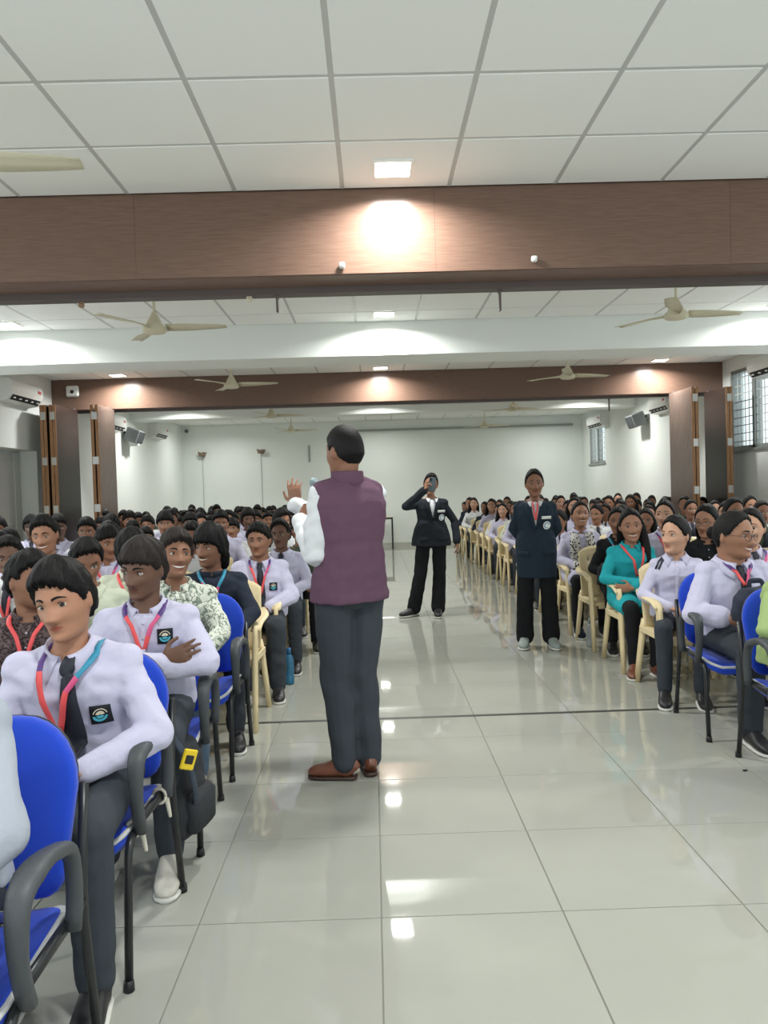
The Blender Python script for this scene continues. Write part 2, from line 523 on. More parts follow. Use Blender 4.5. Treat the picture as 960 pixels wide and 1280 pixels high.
# ---- square LED ceiling lamps
def led(x, y, label):
    t = thing('ceiling_light', label, 'light', (x, y, ZC), 0)
    f = MB()
    for (a, b, c, d) in ((-.115, .115, -.115, -.10), (-.115, .115, .10, .115), (-.115, -.10, -.10, .10), (.10, .115, -.10, .10)):
        f.box(a, b, c, d, -.016, -.003)
    f.build('frame', M_WPLA, t)
    MB().box(-.10, .10, -.10, .10, -.011, -.005).build('diffuser', M_GLOW, t)
NAMEY = {-2.6: 'behind the viewer', .9: 'over the front rows', 4.40: 'just before the first dark beam', 7.95: 'just before the white middle beam',
         11.35: 'just before the second dark beam', 14.9: 'just before the white far beam', 18.2: 'near the far wall'}
for x, y in LAMPS:
    led(x, y, 'square white ceiling lamp at %s %s' % ('left' if x < -1 else 'centre' if x < 2 else 'right', NAMEY[y]))

# ---- ceiling fans
_blade = None
def fan(x, y, label, ang, drop=.28):
    global _blade
    t = thing('ceiling_fan', label, 'fan', (x, y, ZC), ang)
    MB().loft([(0, 0, 0), (0, 0, -.02), (0, 0, -.06)], [.05, .05, .018], n=14).build('ceiling_cup', M_CREAM, t, True)
    MB().loft([(0, 0, -.03), (0, 0, -drop)], [.012, .012], n=8).build('down_rod', M_CREAM, t, True)
    smooth_by_angle(MB().loft([(0, 0, -drop + .05), (0, 0, -drop + .02), (0, 0, -drop - .06), (0, 0, -drop - .08), (0, 0, -drop - .115), (0, 0, -drop - .13), (0, 0, -drop - .14)],
              [.02, .035, .075, .098, .104, .085, .03], n=20).build('motor', M_CREAM, t))
    if _blade is None:
        G = []
        for q in range(9):
            s = q / 8.0; r = .10 + s * .52
            w = .035 + .035 * min(1, s * 3) - .02 * s ** 3
            tw = .02 * (1 - s)
            G.append([(r, -w, -.0 + tw), (r, -w * .3, .006), (r, w * .4, .004), (r, w, -tw - .004)])
        _blade = MB().grid(G, thick=.004).mesh('blade', M_CREAM, True)
    for k in range(3): obj('blade', _blade, t, (0, 0, -drop - .085), (0, 0, 2 * pi * k / 3))
for x, y, s, a in ((-1.86, 3.35, 'left over the front rows', .12), (2.70, 3.35, 'right over the front rows', .5),
                   (-1.86, 6.7, 'left between first dark beam and white beam', .02), (2.72, 6.7, 'right between first dark beam and white beam', .08),
                   (-1.84, 10.2, 'left before the second dark beam', -.06), (2.66, 10.2, 'right before the second dark beam', .25),
                   (-1.84, 14.2, 'left in the far bay before the white far beam', .2), (2.66, 14.2, 'right in the far bay before the white far beam', .4),
                   (-1.84, 17.6, 'left nearest the far wall', .1), (2.66, 17.8, 'right nearest the far wall', .2)):
    fan(x, y, 'cream three-blade ceiling fan at ' + s, a)

# ---- air conditioners
def aircon(x, y, z, rz, w, label):
    t = thing('air_conditioner', label, 'air conditioner', (x, y, z), rz)   # local: back on x=0 plane, faces +x, length along y
    pr = [(0, .15), (.17, .15), (.205, .12), (.215, .02), (.20, -.06), (.15, -.125), (.0, -.15)]
    b = MB(); vs = [(px, s * w / 2, pz) for s in (-1, 1) for px, pz in pr]; n = len(pr)
    b.add(vs, [tuple(range(n)), tuple(reversed(range(n, 2 * n)))] + [(i, i + n, (i + 1) % n + n, (i + 1) % n) for i in range(n)])
    b.build('body', M_WPLA, t)
    MB().add([(.2015, -w / 2 + .05, -.062), (.2015, w / 2 - .05, -.062), (.153, w / 2 - .05, -.127), (.153, -w / 2 + .05, -.127)], [(0, 1, 2, 3)]).build('air_outlet', M_DARK, t)
    for k in range(5):
        yk = -w / 2 + .12 + k * (w - .24) / 4
        MB().box(.160, .195, yk - .02, yk + .02, -.105, -.09).build('vane', M_WPLA, t)
    MB().box(.2135, .2165, w / 2 - .16, w / 2 - .06, .03, .07).build('badge', mat('red_badge', srgb(176, 52, 56), rough=.5), t)
    MB().box(.208, .2145, -.34, -.28, -.02, 0).build('indicator', M_WPLA, t)
aircon(XL, 10.43, 2.89, 0, .93, 'white wall air conditioner on left wall above the door niche')
aircon(XR, 10.05, 2.96, pi, .95, 'white wall air conditioner over the right grilled window')
aircon(XL, 14.1, 2.83, 0, .9, 'white air conditioner on left wall just past the second beam')
aircon(XL, 17.1, 2.90, 0, .9, 'white air conditioner on left wall near the far corner')
aircon(XR, 13.9, 2.86, pi, .9, 'white air conditioner on right wall just past the second beam')
aircon(XR, 17.9, 2.92, pi, 1.1, 'white air conditioner on right wall above the far window')
# small switch box above right far air conditioner
t = thing('power_socket', 'small grey socket box high on right wall past the second beam', 'socket', (XR, 14.2, 3.08), 0)
MB().rbox(-.03, 0, -.06, .06, -.05, .05, .008).build('plate', M_GPLA, t); MB().box(-.045, -.03, -.02, .02, -.02, .02).build('plug', M_DARK, t)

# ---- loudspeakers on side walls
def speaker(x, y, z, rz, label, white=False):
    t = thing('loudspeaker', label, 'loudspeaker', (x, y, z), rz)
    R = Matrix.Rotation(.35, 3, 'Y')
    b = MB().rbox(-.02, .24, -.19, .19, -.13, .13, .015)
    b.v = [tuple(R @ Vector(p) + Vector((.10, 0, 0))) for p in b.v]; b.build('cabinet', M_GPLA, t)
    g = MB().rbox(.24, .25, -.17, .17, -.11, .11, .004); g.v = [tuple(R @ Vector(p) + Vector((.10, 0, 0))) for p in g.v]
    g.build('grille', mat('speaker_mesh', srgb(60, 62, 64), rough=.8), t)
    MB().rbox(-.02, .12, -.03, .03, .02, .05, .006).build('wall_bracket', M_DARK, t)
    if white:
        MB().rbox(.10, .28, -.05, .05, -.24, -.10, .01).build('sticker', M_WPLA, t)
speaker(XL, 15.05, 2.70, 0, 'grey loudspeaker on left wall with a white sticker', True)
speaker(XR, 15.0, 2.72, pi, 'grey loudspeaker on right wall in the far bay')

# ---- wall fixtures on the far wall
def wall_fan(x, z, label):
    t = thing('wall_lamp', label, 'lamp', (x, YF, z), 0)
    MB().rbox(-.05, .05, -.03, 0, -.05, .05, .01).build('back_plate', M_CREAM, t)
    MB().loft([(0, -.03, 0), (.02, -.10, .03), (.08, -.14, .02)], [.018, .018, .02], n=8).build('arm', mat('lamp_brown', srgb(120, 100, 84), rough=.5), t)
    MB().loft([(-.10, -.12, .05), (-.06, -.13, -.01), (.05, -.13, -.03), (.11, -.12, .03)], [.012, .05, .05, .012], n=10).build('lamp_head', MATS['lamp_brown'], t, True)
    MB().loft([(-.02, -.012, -.05), (-.02, -.012, -z + .95)], [.010, .010], n=6).build('conduit', mat('conduit_grey', srgb(196, 198, 192), rough=.5), t)
wall_fan(-4.32, 2.52, 'brown wall lamp with a thin conduit at far wall left')
wall_fan(-2.82, 2.55, 'brown wall lamp with a thin conduit nearer the speaker')
t = thing('wall_conduit', 'short grey vertical conduit strip on far wall beside the speaker', 'conduit', (-1.6, YF, 2.45), 0)
MB().rbox(-.03, .03, -.03, 0, -.22, .22, .005).build('cover', MATS['conduit_grey'], t)
MB().box(-.008, .008, -.034, -.03, -.2, .2).build('seam', M_GPLA, t)
t = thing('smoke_sensor', 'small dark round sensor high on the far wall at left', 'sensor', (-4.72, YF, 3.12), 0)
MB().loft([(0, 0, 0), (0, -.03, 0), (0, -.05, 0)], [.05, .05, .03], n=12).build('body', M_GPLA, t); MB().ball((0, -.05, 0), .02).build('dome', M_DARK, t)

# ---- painted door in the left niche
d = struct(MB().rbox(XL - .30, XL - .255, 9.35, 10.98, 0.01, 2.10, .004).build('door_1', M_DOOR), 'pale grey painted door in the left wall niche')
for (a, b) in ((9.42, 10.10), (10.24, 10.90)):
    for (c, e) in ((.15, .95), (1.08, 2.0)):
        MB().rbox(XL - .258, XL - .245, a, b, c, e, .006).build('door_panel', M_DOOR, d)
MB().rbox(XL - .256, XL - .235, 10.90, 11.08, .0, 2.13, .004).build('door_frame', M_DOOR, d)
h = MB().loft([(XL - .25, 10.80, 1.02), (XL - .20, 10.80, 1.02), (XL - .19, 10.78, 1.02), (XL - .19, 10.66, 1.02)], [.012] * 4, n=8).build('door_handle', M_GPLA, d)

# ---- folding partition leaves: each pair is two tall boards folded flat against each other
def leaf_pair(name, xs, y0, y1, face, label, gap_white=False):
    zt = 2.775
    p = struct(MB().rbox(xs[0] + .02, xs[-1] + .022, y1 - .10, y1 - .02, zt - .03, zt + .03, .004).build(name, M_TRACK), label)
    for k, x in enumerate(xs):
        b = MB()
        b.rbox(x, x + .042, y0 + .006, y1, .012, zt, .002)
        l = b.build('door_leaf', face[k % len(face)], p)
        MB().rbox(x - .001, x + .043, y0, y0 + .01, .012, zt, .002).build('edge_strip', M_EDGE, p)
    for z in (.35, 1.30, 1.98, 2.62):
        for k in range(0, len(xs) - 1):
            if k % 2: continue
            MB().rbox(xs[k] + .012, xs[k + 1] + .030, y0 - .006, y0 + .001, z - .055, z + .055, .002).build('hinge', M_STEEL, p)
    return p
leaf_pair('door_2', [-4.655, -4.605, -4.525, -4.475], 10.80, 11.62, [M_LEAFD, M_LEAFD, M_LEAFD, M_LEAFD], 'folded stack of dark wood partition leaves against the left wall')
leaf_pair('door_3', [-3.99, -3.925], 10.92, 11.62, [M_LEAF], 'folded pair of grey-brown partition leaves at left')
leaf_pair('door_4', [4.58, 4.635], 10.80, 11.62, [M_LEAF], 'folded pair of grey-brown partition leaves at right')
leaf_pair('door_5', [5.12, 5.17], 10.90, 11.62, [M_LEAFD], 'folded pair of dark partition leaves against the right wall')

# ---- windows with grilles
for k, (a, b, c, d) in enumerate(WIN):
    w = struct(MB().box(XR + .12, XR + .126, a, b, c, d).build('window_%d' % (k + 1), M_GLASS), ['grilled window high on right wall beside the folded leaves', 'small grilled window high on right wall near the far corner'][k])
    f = MB(); nmid = 3 if k == 0 else 2
    f.box(XR + .02, XR + .14, a, b, c, c + .05); f.box(XR + .02, XR + .14, a, b, d - .05, d)
    for q in range(nmid + 1):
        yq = a + (b - a) * q / nmid; f.box(XR + .02, XR + .14, max(a, yq - .03), min(b, yq + .03), c, d)
    f.build('window_frame', M_WFRM, w)
    g = MB(); n1 = int((b - a) / .11); n2 = int((d - c) / .11)
    for q in range(1, n1): y = a + (b - a) * q / n1; g.box(XR + .05, XR + .06, y - .006, y + .006, c, d)
    for q in range(1, n2): z = c + (d - c) * q / n2; g.box(XR + .048, XR + .062, a, b, z - .006, z + .006)
    g.build('window_grille', M_GRILL, w)
    MB().rbox(XR - .03, XR + .02, a - .04, b + .04, c - .04, c, .004).build('window_sill', M_WFRM, w)

# ---- small steel-legged table by the far wall
t = thing('side_table', 'black-legged table with pale top by the far wall behind speaker', 'table', (.05, 18.9, 0), 0)
MB().rbox(-.45, .45, -.3, .3, .78, .805, .006).build('table_top', mat('pale_board', srgb(206, 200, 186), rough=.5), t)
MB().box(-.42, .42, -.27, .27, .74, .78).build('apron', M_DARK, t)
for sx in (-1, 1):
    for sy in (-1, 1):
        MB().rbox(sx * .41 - .014, sx * .41 + .014, sy * .26 - .014, sy * .26 + .014, 0, .76, .003).build('leg', M_DARK, t)
MB().box(.398, .422, -.26, .26, .28, .30).build('stretcher', M_DARK, t)

# steel-framed side openings, invented outside the frame to let in fill daylight
for k, (x, a, b, c, d) in enumerate([(XR + .05, ) + w for w in FILL_OPENINGS] + [(XL - .10,) + w for w in FILL_OPENINGS[:2]]):
    f = MB(); f.box(x, x + .05, a, b, c, c + .04); f.box(x, x + .05, a, b, d - .04, d)
    n = max(2, int((b - a) / .8))
    for q in range(n + 1):
        yq = a + (b - a) * q / n; f.box(x + .002, x + .048, max(a, yq - .02), min(b, yq + .02), c, d)
    struct(f.build('window_%d' % (k + 3), M_WFRM), 'open steel-framed side window of the hall')

# ================================================================== CHAIRS
M_BLUE = mat('blue_fabric', srgb(24, 66, 190), rough=.8, spec=.25, bump=.25, bscale=900, var=.06, vscale=5, sheen=.2)
M_TUBE = mat('black_tube', srgb(38, 40, 42), rough=.35, metal=.2)
M_ARM = mat('armrest_plastic', srgb(66, 70, 74), rough=.5, bump=.1, bscale=300)
M_PAN = mat('seat_pan', srgb(188, 190, 190), rough=.5)
M_TIE = mat('wrap_plastic', srgb(206, 200, 186), rough=.5)
M_CHAIR = mat('cream_chair_plastic', srgb(224, 206, 164), rough=.42, var=.03, vscale=4)

def pad_mesh(name, w0, w1, h, th, rc_top, rc_bot, dome, m):
    """upholstered pad in the x-z plane, rounded outline, domed towards -y; base at z=0"""
    out = []
    def arc(cx, cz, r, a0, a1, n=7):
        for k in range(n + 1):
            a = radians(a0 + (a1 - a0) * k / n); out.append((cx + r * cos(a), cz + r * sin(a)))
    arc(w1 / 2 - rc_top, h - rc_top, rc_top, 0, 90); arc(-w1 / 2 + rc_top, h - rc_top, rc_top, 90, 180)
    arc(-w0 / 2 + rc_bot, rc_bot, rc_bot, 180, 270, 4); arc(w0 / 2 - rc_bot, rc_bot, rc_bot, 270, 360, 4)
    n = len(out); mb = MB(); vs = []
    cx, cz = 0, h * .48
    layers = [(1.0, th), (1.03, th * .75), (1.035, th * .45), (1.02, th * .18), (.97, .02 * th), (.80, -dome * .55), (.5, -dome * .9), (.2, -dome)]
    curve = lambda x, z: .9 * x * x - .25 * (z - h * .35) ** 2
    for s, y in layers:
        for (x, z) in out:
            X, Z = cx + (x - cx) * s, cz + (z - cz) * s
            vs.append((X, y - curve(X, Z) * .9, Z))
    fs = []
    for L in range(len(layers) - 1):
        for k in range(n):
            k2 = (k + 1) % n; fs.append((L * n + k, L * n + k2, (L + 1) * n + k2, (L + 1) * n + k))
    fs.append(tuple(range((len(layers) - 1) * n, len(layers) * n))); fs.append(tuple(reversed(range(n))))
    return mb.add(vs, fs).mesh(name, m, True)

BC = {}
def blue_parts():
    if BC: return BC
    BC['backrest'] = pad_mesh('backrest', .42, .47, .42, .05, .16, .07, .012, M_BLUE)
    BC['back_shell'] = pad_mesh('back_shell', .405, .455, .405, .022, .155, .065, -.004, M_DARK)
    s = pad_mesh('seat', .46, .44, .46, .055, .09, .07, .012, M_BLUE); BC['seat'] = s
    p = pad_mesh('seat_pan', .47, .45, .47, .02, .09, .07, .0, M_PAN); BC['seat_pan'] = p
    for sx in (-1, 1):
        x = sx * .25
        BC['leg_f', sx] = MB().loft(fillet([(x, -.25, 0), (x * .985, -.205, .395), (x * .985, -.12, .425)], .05), [.0125] * 8, n=10)
        pts = fillet([(x, -.25, 0), (x * .985, -.205, .40), (x * .985, -.10, .428)], .06)
        BC['leg_f', sx] = MB().loft(pts, [.0125] * len(pts), n=10).mesh('leg', M_TUBE, True)
        pts = fillet([(x, .29, 0), (x * .985, .215, .42), (x * .985, .262, .70)], .10)
        BC['leg_r', sx] = MB().loft(pts, [.0125] * len(pts), n=10).mesh('leg', M_TUBE, True)
        pts = [(x * .985, -.10, .428), (x * .985, .05, .425), (x * .985, .215, .42)]
        BC['rail', sx] = MB().loft(pts, [(.011, .018)] * 3, n=8).mesh('side_rail', M_TUBE, True)
        xa = sx * .275
        pts = fillet([(xa * .97, -.15, .415), (xa, -.205, .52), (xa, -.20, .655), (xa, -.09, .672), (xa, .085, .625), (xa * .99, .105, .50), (xa * .97, .10, .42)], .07, 5)
        n = len(pts); rad = []
        for k in range(n):
            q = k / (n - 1); top = max(0, 1 - abs(q - .42) / .3)
            rad.append((.019 + .012 * top, .015 + .004 * top))
        BC['arm', sx] = MB().loft(pts, rad, side=(1, 0, 0), n=12, power=.8).mesh('armrest', M_ARM, True)
    c = MB()
    for y in (-.15, .14): c.loft([(-.246, y, .418), (.246, y, .418)], [.011, .011], n=8)
    BC['cross'] = [MB().loft([(-.246, y, .412), (.246, y, .412)], [.011, .011], n=8).mesh('crossbar', M_TUBE, True) for y in (-.13, .14)]
    BC['cap'] = MB().loft([(0, 0, 0), (0, 0, .018), (0, 0, .03)], [.0165, .016, .0135], n=10).mesh('foot_cap', M_DARK, True)
    return BC

def blue_chair(label, loc, rz=0, group='blue padded armchairs of the front rows', ties=False):
    B = blue_parts()
    t = thing('blue_chair', label, 'chair', loc, rz, group)
    obj('seat', B['seat'], t, (0, -.235, .398), (radians(-88), 0, 0))
    obj('seat_pan', B['seat_pan'], t, (0, -.237, .392), (radians(-88), 0, 0))
    k = obj('backrest', B['backrest'], t, (0, .205, .445), (radians(-9), 0, 0))
    obj('back_shell', B['back_shell'], t, (0, .252, .452), (radians(-9), 0, 0))
    for sx in (-1, 1):
        for w in ('leg_f', 'leg_r'):
            l = obj('leg', B[w, sx], t)
            obj('foot_cap', B['cap'], l, (sx * .25, -.25 if w == 'leg_f' else .29, 0))
        obj('side_rail', B['rail', sx], t); obj('armrest', B['arm', sx], t)
    for m in B['cross']: obj('crossbar', m, t)
    if ties:
        for (y, z) in ((-.14, .425), (.10, .425)):
            b = MB()
            for q in range(3): b.loft([(.246 + .022 * cos(a), y + .012 * (q - 1), z + .024 * sin(a)) for a in [2 * pi * w / 10 for w in range(11)]], [.006] * 11, n=6)
            b.capsule((.265, y, z - .01), (.272, y + .01, z - .075), .009, .006, n=8)
            b.build('plastic_wrap', M_TIE, t, True)
    return t

PC = {}
def plastic_parts():
    if PC: return PC
    # back panel: curved shell with a row of slots
    G = []; nj, ni = 16, 21
    for j in range(nj):
        v = j / (nj - 1); row = []
        for i in range(ni):
            u = -1 + 2 * i / (ni - 1)
            w = .215 - .012 * v
            top = .43 - .05 * abs(u) ** 3.2
            z = .40 + v * (top + .02); 
            row.append((u * w, .205 + .15 * v ** 1.15 - .07 * (u * u) * (.45 + .55 * v), z))
        G.append(row)
    skip = set()
    for i in (4, 7, 10, 13, 16)[:]:
        for j in (10, 11): skip.add((j, i - 1 if i > 10 else i))
    PC['back'] = MB().grid(G, thick=.012, skip=skip).mesh('backrest', M_CHAIR, True)
    G = []
    for j in range(11):
        v = j / 10; row = []
        for i in range(13):
            u = -1 + 2 * i / 12; w = .235 - .03 * v
            y = -.235 + v * .46
            z = .425 - .012 * v - .018 * (1 - u * u) + (-.03 * max(0, 1 - v / .12) ** 2)
            row.append((u * w, y, z))
        G.append(row)
    PC['seat'] = MB().grid(G, thick=.014).mesh('seat', M_CHAIR, True)
    PC['apron'] = MB().rbox(-.2, .2, -.232, -.216, .355, .41, .004).mesh('front_apron', M_CHAIR)
    for sx in (-1, 1):
        # arm: broad flat rest flowing down into the front leg
        pts = fillet([(sx * .212, .285, .655), (sx * .262, .12, .645), (sx * .272, -.17, .635), (sx * .268, -.235, .60)], .09)
        n = len(pts)
        PC['arm', sx] = MB().loft(pts, [(.020 + .012 * min(1, k / 5), .011) for k in range(n)], side=(1, 0, .0), n=10, power=.7).mesh('armrest', M_CHAIR, True)
        b = MB(); L = []
        for z, y, x, wy in ((.63, -.222, .268, .028), (.57, -.226, .266, .036), (.40, -.232, .258, .040), (.2, -.245, .256, .033), (0, -.262, .256, .026)):
            L.append(((sx * x, y, z), (.015, wy)))
        PC['leg_f', sx] = MB().loft([p for p, _ in L], [r for _, r in L], side=(1, 0, 0), n=10, power=.6).mesh('leg', M_CHAIR, True)
        L = []
        for z, y, x, wy in ((.46, .205, .205, .020), (.40, .215, .212, .036), (.2, .25, .225, .030), (0, .285, .238, .023)):
            L.append(((sx * x, y, z), (.016, wy)))
        PC['leg_r', sx] = MB().loft([p for p, _ in L], [r for _, r in L], side=(1, 0, 0), n=10, power=.6).mesh('leg', M_CHAIR, True)
        PC['side', sx] = MB().rbox(sx * .232 - .008, sx * .232 + .008, -.22, .21, .375, .418, .004).mesh('side_rail', M_CHAIR)
    # all in one for the distant chairs
    return PC
def plastic_chair(label, loc, rz=0, group='cream plastic armchairs'):
    P = plastic_parts()
    t = thing('plastic_chair', label, 'chair', loc, rz, group)
    obj('backrest', P['back'], t); obj('seat', P['seat'], t); obj('front_apron', P['apron'], t)
    for sx in (-1, 1):
        obj('armrest', P['arm', sx], t); obj('leg', P['leg_f', sx], t); obj('leg', P['leg_r', sx], t); obj('side_rail', P['side', sx], t)
    return t
def far_chair_mesh():
    b = MB()
    for me in plastic_parts().values():
        b.add([v.co[:] for v in me.vertices], [tuple(p.vertices) for p in me.polygons])
    return b.mesh('plastic_chair', M_CHAIR, True)

def bottle(x, y, col, label, h=.24, r=.034):
    t = thing('water_bottle', label, 'bottle', (x, y, 0))
    m = mat('bottle_' + col[0], col[1], rough=.12, trans=.55)
    pr = [(0, r * .9), (.01, r), (h * .2, r), (h * .22, r * .94), (h * .3, r), (h * .62, r), (h * .72, r * .9), (h * .84, r * .42)]
    MB().loft([(0, 0, z) for z, _ in pr], [q for _, q in pr], n=18).build('bottle_body', m, t, True)
    MB().loft([(0, 0, h * .84), (0, 0, h * .98), (0, 0, h)], [r * .5, r * .5, r * .4], n=16).build('cap', mat('cap_' + col[0], col[2], rough=.4), t, True)
    return t

# ---- front rows of blue chairs; centre x -0.98 on the left, 2.08 on the right
LXC = [-.98 - .59 * k for k in range(7)]
RXC = [2.08 + .59 * k for k in range(6)]
LY = [1.62 + .785 * k for k in range(20)]
RY = [3.50 + .785 * k for k in range(19)]
for k in range(4):
    blue_chair('blue padded armchair at the aisle in the %s row of the left block' % ORD[k + 1], (LXC[0], LY[k], 0), radians((2, -2, 3, -1)[k]), ties=k in (1,))
blue_chair('blue padded armchair beside the aisle chair in third row of left block', (LXC[1], LY[2] - .05, 0), 0)
for k in range(2):
    blue_chair('blue padded armchair at the aisle in the %s row of the right block' % ORD[k + 1], (RXC[0] - .035, RY[k], 0), radians((-5, -4)[k]))
blue_chair('blue padded armchair second from the aisle in second row of right block', (RXC[1], RY[1], 0), 0)

# ================================================================== PEOPLE
SKIN = {'tan': srgb(168, 122, 97), 'brown': srgb(138, 98, 77), 'dark': srgb(104, 74, 60), 'light': srgb(190, 147, 122), 'mid': srgb(154, 112, 89)}
M_SKIN = mat('skin', (.4, .2, .1, 1), rough=.5, spec=.35, attr='Col')
M_HAIR = mat('black_hair', srgb(9, 8, 8), rough=.55, spec=.22, bump=.5, bscale=70, stretch=(3, 3, .6))
M_HAIRB = mat('brown_black_hair', srgb(34, 27, 24), rough=.55, spec=.25, bump=.5, bscale=70, stretch=(3, 3, .6))
M_EYEW = mat('eye_white', srgb(196, 186, 178), rough=.2)
M_IRIS = mat('iris', srgb(34, 22, 16), rough=.12)
M_LILAC = mat('lilac_cloth', srgb(196, 194, 218), rough=.85, spec=.2, bump=.35, bscale=26)
M_WHITE = mat('white_cloth', srgb(214, 217, 220), rough=.85, spec=.2, bump=.35, bscale=26)
M_WHITE_DIM = mat('pale_grey_cloth', srgb(160, 166, 178), rough=.85, spec=.2, bump=.35, bscale=26)  # white shirt cloth with the dimness of the front corner put into its colour
M_NAVY = mat('navy_cloth', srgb(38, 45, 58), rough=.85, spec=.2, bump=.35, bscale=26)
M_TROU = mat('charcoal_trouser', srgb(58, 63, 70), rough=.85, spec=.2, bump=.3, bscale=24)
M_BLACK = mat('black_cloth', srgb(32, 33, 36), rough=.9, spec=.15, bump=.3, bscale=26)
M_SUIT = mat('navy_blazer_cloth', srgb(37, 49, 62), rough=.85, spec=.2, bump=.25, bscale=30)
M_VEST = mat('plum_vest_cloth', srgb(101, 75, 93), rough=.9, spec=.15, bump=.4, bscale=320)
M_TEAL = mat('teal_cloth', srgb(38, 158, 168), rough=.85, spec=.2, bump=.3, bscale=26)
M_LIME = mat('green_sweater', srgb(160, 182, 124), rough=.95, spec=.15, bump=.3, bscale=200)
M_OLIVE = mat('olive_cloth', srgb(88, 100, 84), rough=.9, spec=.15, bump=.3, bscale=26)
M_MINT = mat('pale_green_cloth', srgb(206, 212, 192), rough=.85, spec=.2, bump=.35, bscale=26)
M_PRINT = mat_print('leaf_print_cloth', srgb(214, 218, 206), srgb(116, 130, 118), 22, .5, .05)
M_FLORAL = mat_print('dark_floral_cloth', srgb(56, 46, 48), srgb(104, 88, 90), 30, .5, .07)
M_SCARFC = mat_check('check_scarf_cloth', srgb(52, 50, 52), srgb(206, 204, 200), 46)
M_TIECL = mat('navy_tie', srgb(26, 30, 44), rough=.7)
M_LAN_R = mat('lanyard_red', srgb(226, 82, 84), rough=.55)
M_LAN_P = mat('lanyard_pink', srgb(206, 80, 128), rough=.55)
M_LAN_B = mat('lanyard_blue', srgb(44, 136, 168), rough=.55)
M_LAN_V = mat('lanyard_violet', srgb(80, 52, 120), rough=.55)
M_PATCH = mat('emblem_black', srgb(18, 24, 32), rough=.8)
M_TEALE = mat('emblem_teal', srgb(72, 170, 190), rough=.7)
M_PALEE = mat('emblem_pale', srgb(214, 206, 184), rough=.7)
M_SHOEB = mat('black_shoe', srgb(30, 30, 32), rough=.45)
M_SHOEW = mat('pale_sneaker', srgb(196, 192, 182), rough=.6)
M_SHOEBR = mat('brown_leather', srgb(110, 66, 50), rough=.32, var=.15, vscale=12)
M_SHOEG = mat('grey_shoe', srgb(150, 160, 158), rough=.6)
M_SOLE = mat('pale_sole', srgb(206, 206, 200), rough=.7)
M_GLASSES = mat('spectacle_metal', srgb(92, 76, 68), rough=.3, metal=.4)
M_BUTTON = mat('button', srgb(190, 188, 206), rough=.4)
M_PHONE = mat('phone_shell', srgb(70, 84, 92), rough=.3)

def gz(x, z, x0, z0, sx, sz):
    return np.exp(-((x - x0) / sx) ** 2 / 2 - ((z - z0) / sz) ** 2 / 2)
def sstep(a, b, x):
    t = np.clip((x - a) / (b - a), 0, 1); return t * t * (3 - 2 * t)

def sphere_grid(nu, nv):
    D = []; F = []
    for j in range(1, nv):
        th = pi * j / nv
        for i in range(nu):
            ph = 2 * pi * i / nu - pi / 2
            D.append((sin(th) * cos(ph), sin(th) * sin(ph), cos(th)))
    D.append((0, 0, 1)); D.append((0, 0, -1)); T = len(D) - 2
    for j in range(nv - 2):
        for i in range(nu):
            i2 = (i + 1) % nu; F.append((j * nu + i, (j + 1) * nu + i, (j + 1) * nu + i2, j * nu + i2))
    for i in range(nu):
        i2 = (i + 1) % nu; F.append((T, i, i2)); F.append((T + 1, (nv - 2) * nu + i2, (nv - 2) * nu + i))
    return np.array(D), F

def skull(D, wide=1.0, jaw=1.0):
    """plain head form: local frame faces -y, chin near z=-.118"""
    x, y, z = D[:, 0].copy(), D[:, 1].copy(), D[:, 2].copy()
    X = .0745 * wide * x; Z = .118 * z
    Y = np.where(y < 0, -.093 * np.abs(y) ** .86, .098 * y)
    s = np.clip((-Z - .015) / .103, 0, 1)
    X = X * (1 - .34 * jaw * s ** 1.4)
    q = np.clip((-Z - .045) / .065, 0, 1) ** 2
    X = X * (1 + .55 * q)
    Y = np.where(y > 0, Y * (1 - .62 * s), Y * (1 + .95 * q))
    return np.stack([X, Y, Z], 1)

def face(P, smile=0.0):
    P = P.copy(); X, Y, Z = P[:, 0], P[:, 1], P[:, 2]
    fr = sstep(.01, -.045, Y)
    ramp = np.interp(Z, [-.052, -.044, -.034, -.015, .012, .03], [0, .55, 1, .62, .22, .03])
    d = .029 * ramp * np.exp(-(X / (.0085 + .007 * ramp)) ** 2 / 2)
    for s in (-1, 1):
        d += .007 * gz(X, Z, s * .0145, -.037, .006, .006)
        d -= .011 * gz(X, Z, s * .031, .004, .015, .011)
        d += .005 * gz(X, Z, s * .030, .026, .018, .007)
        d += (.005 + .005 * smile) * gz(X, Z, s * .040, -.030 + .006 * smile, .017, .016)
    d += .010 * gz(X, Z, 0, -.061, .018 + .006 * smile, .0085)
    d -= .005 * gz(X, Z, 0, -.0615, .020 + .008 * smile, .0028)
    d -= .004 * gz(X, Z, 0, -.079, .02, .006)
    d += .006 * gz(X, Z, 0, -.104, .018, .011)
    P[:, 1] = Y - d * fr
    return P

HD, HF = sphere_grid(64, 56)
HDL, HFL = sphere_grid(40, 32)

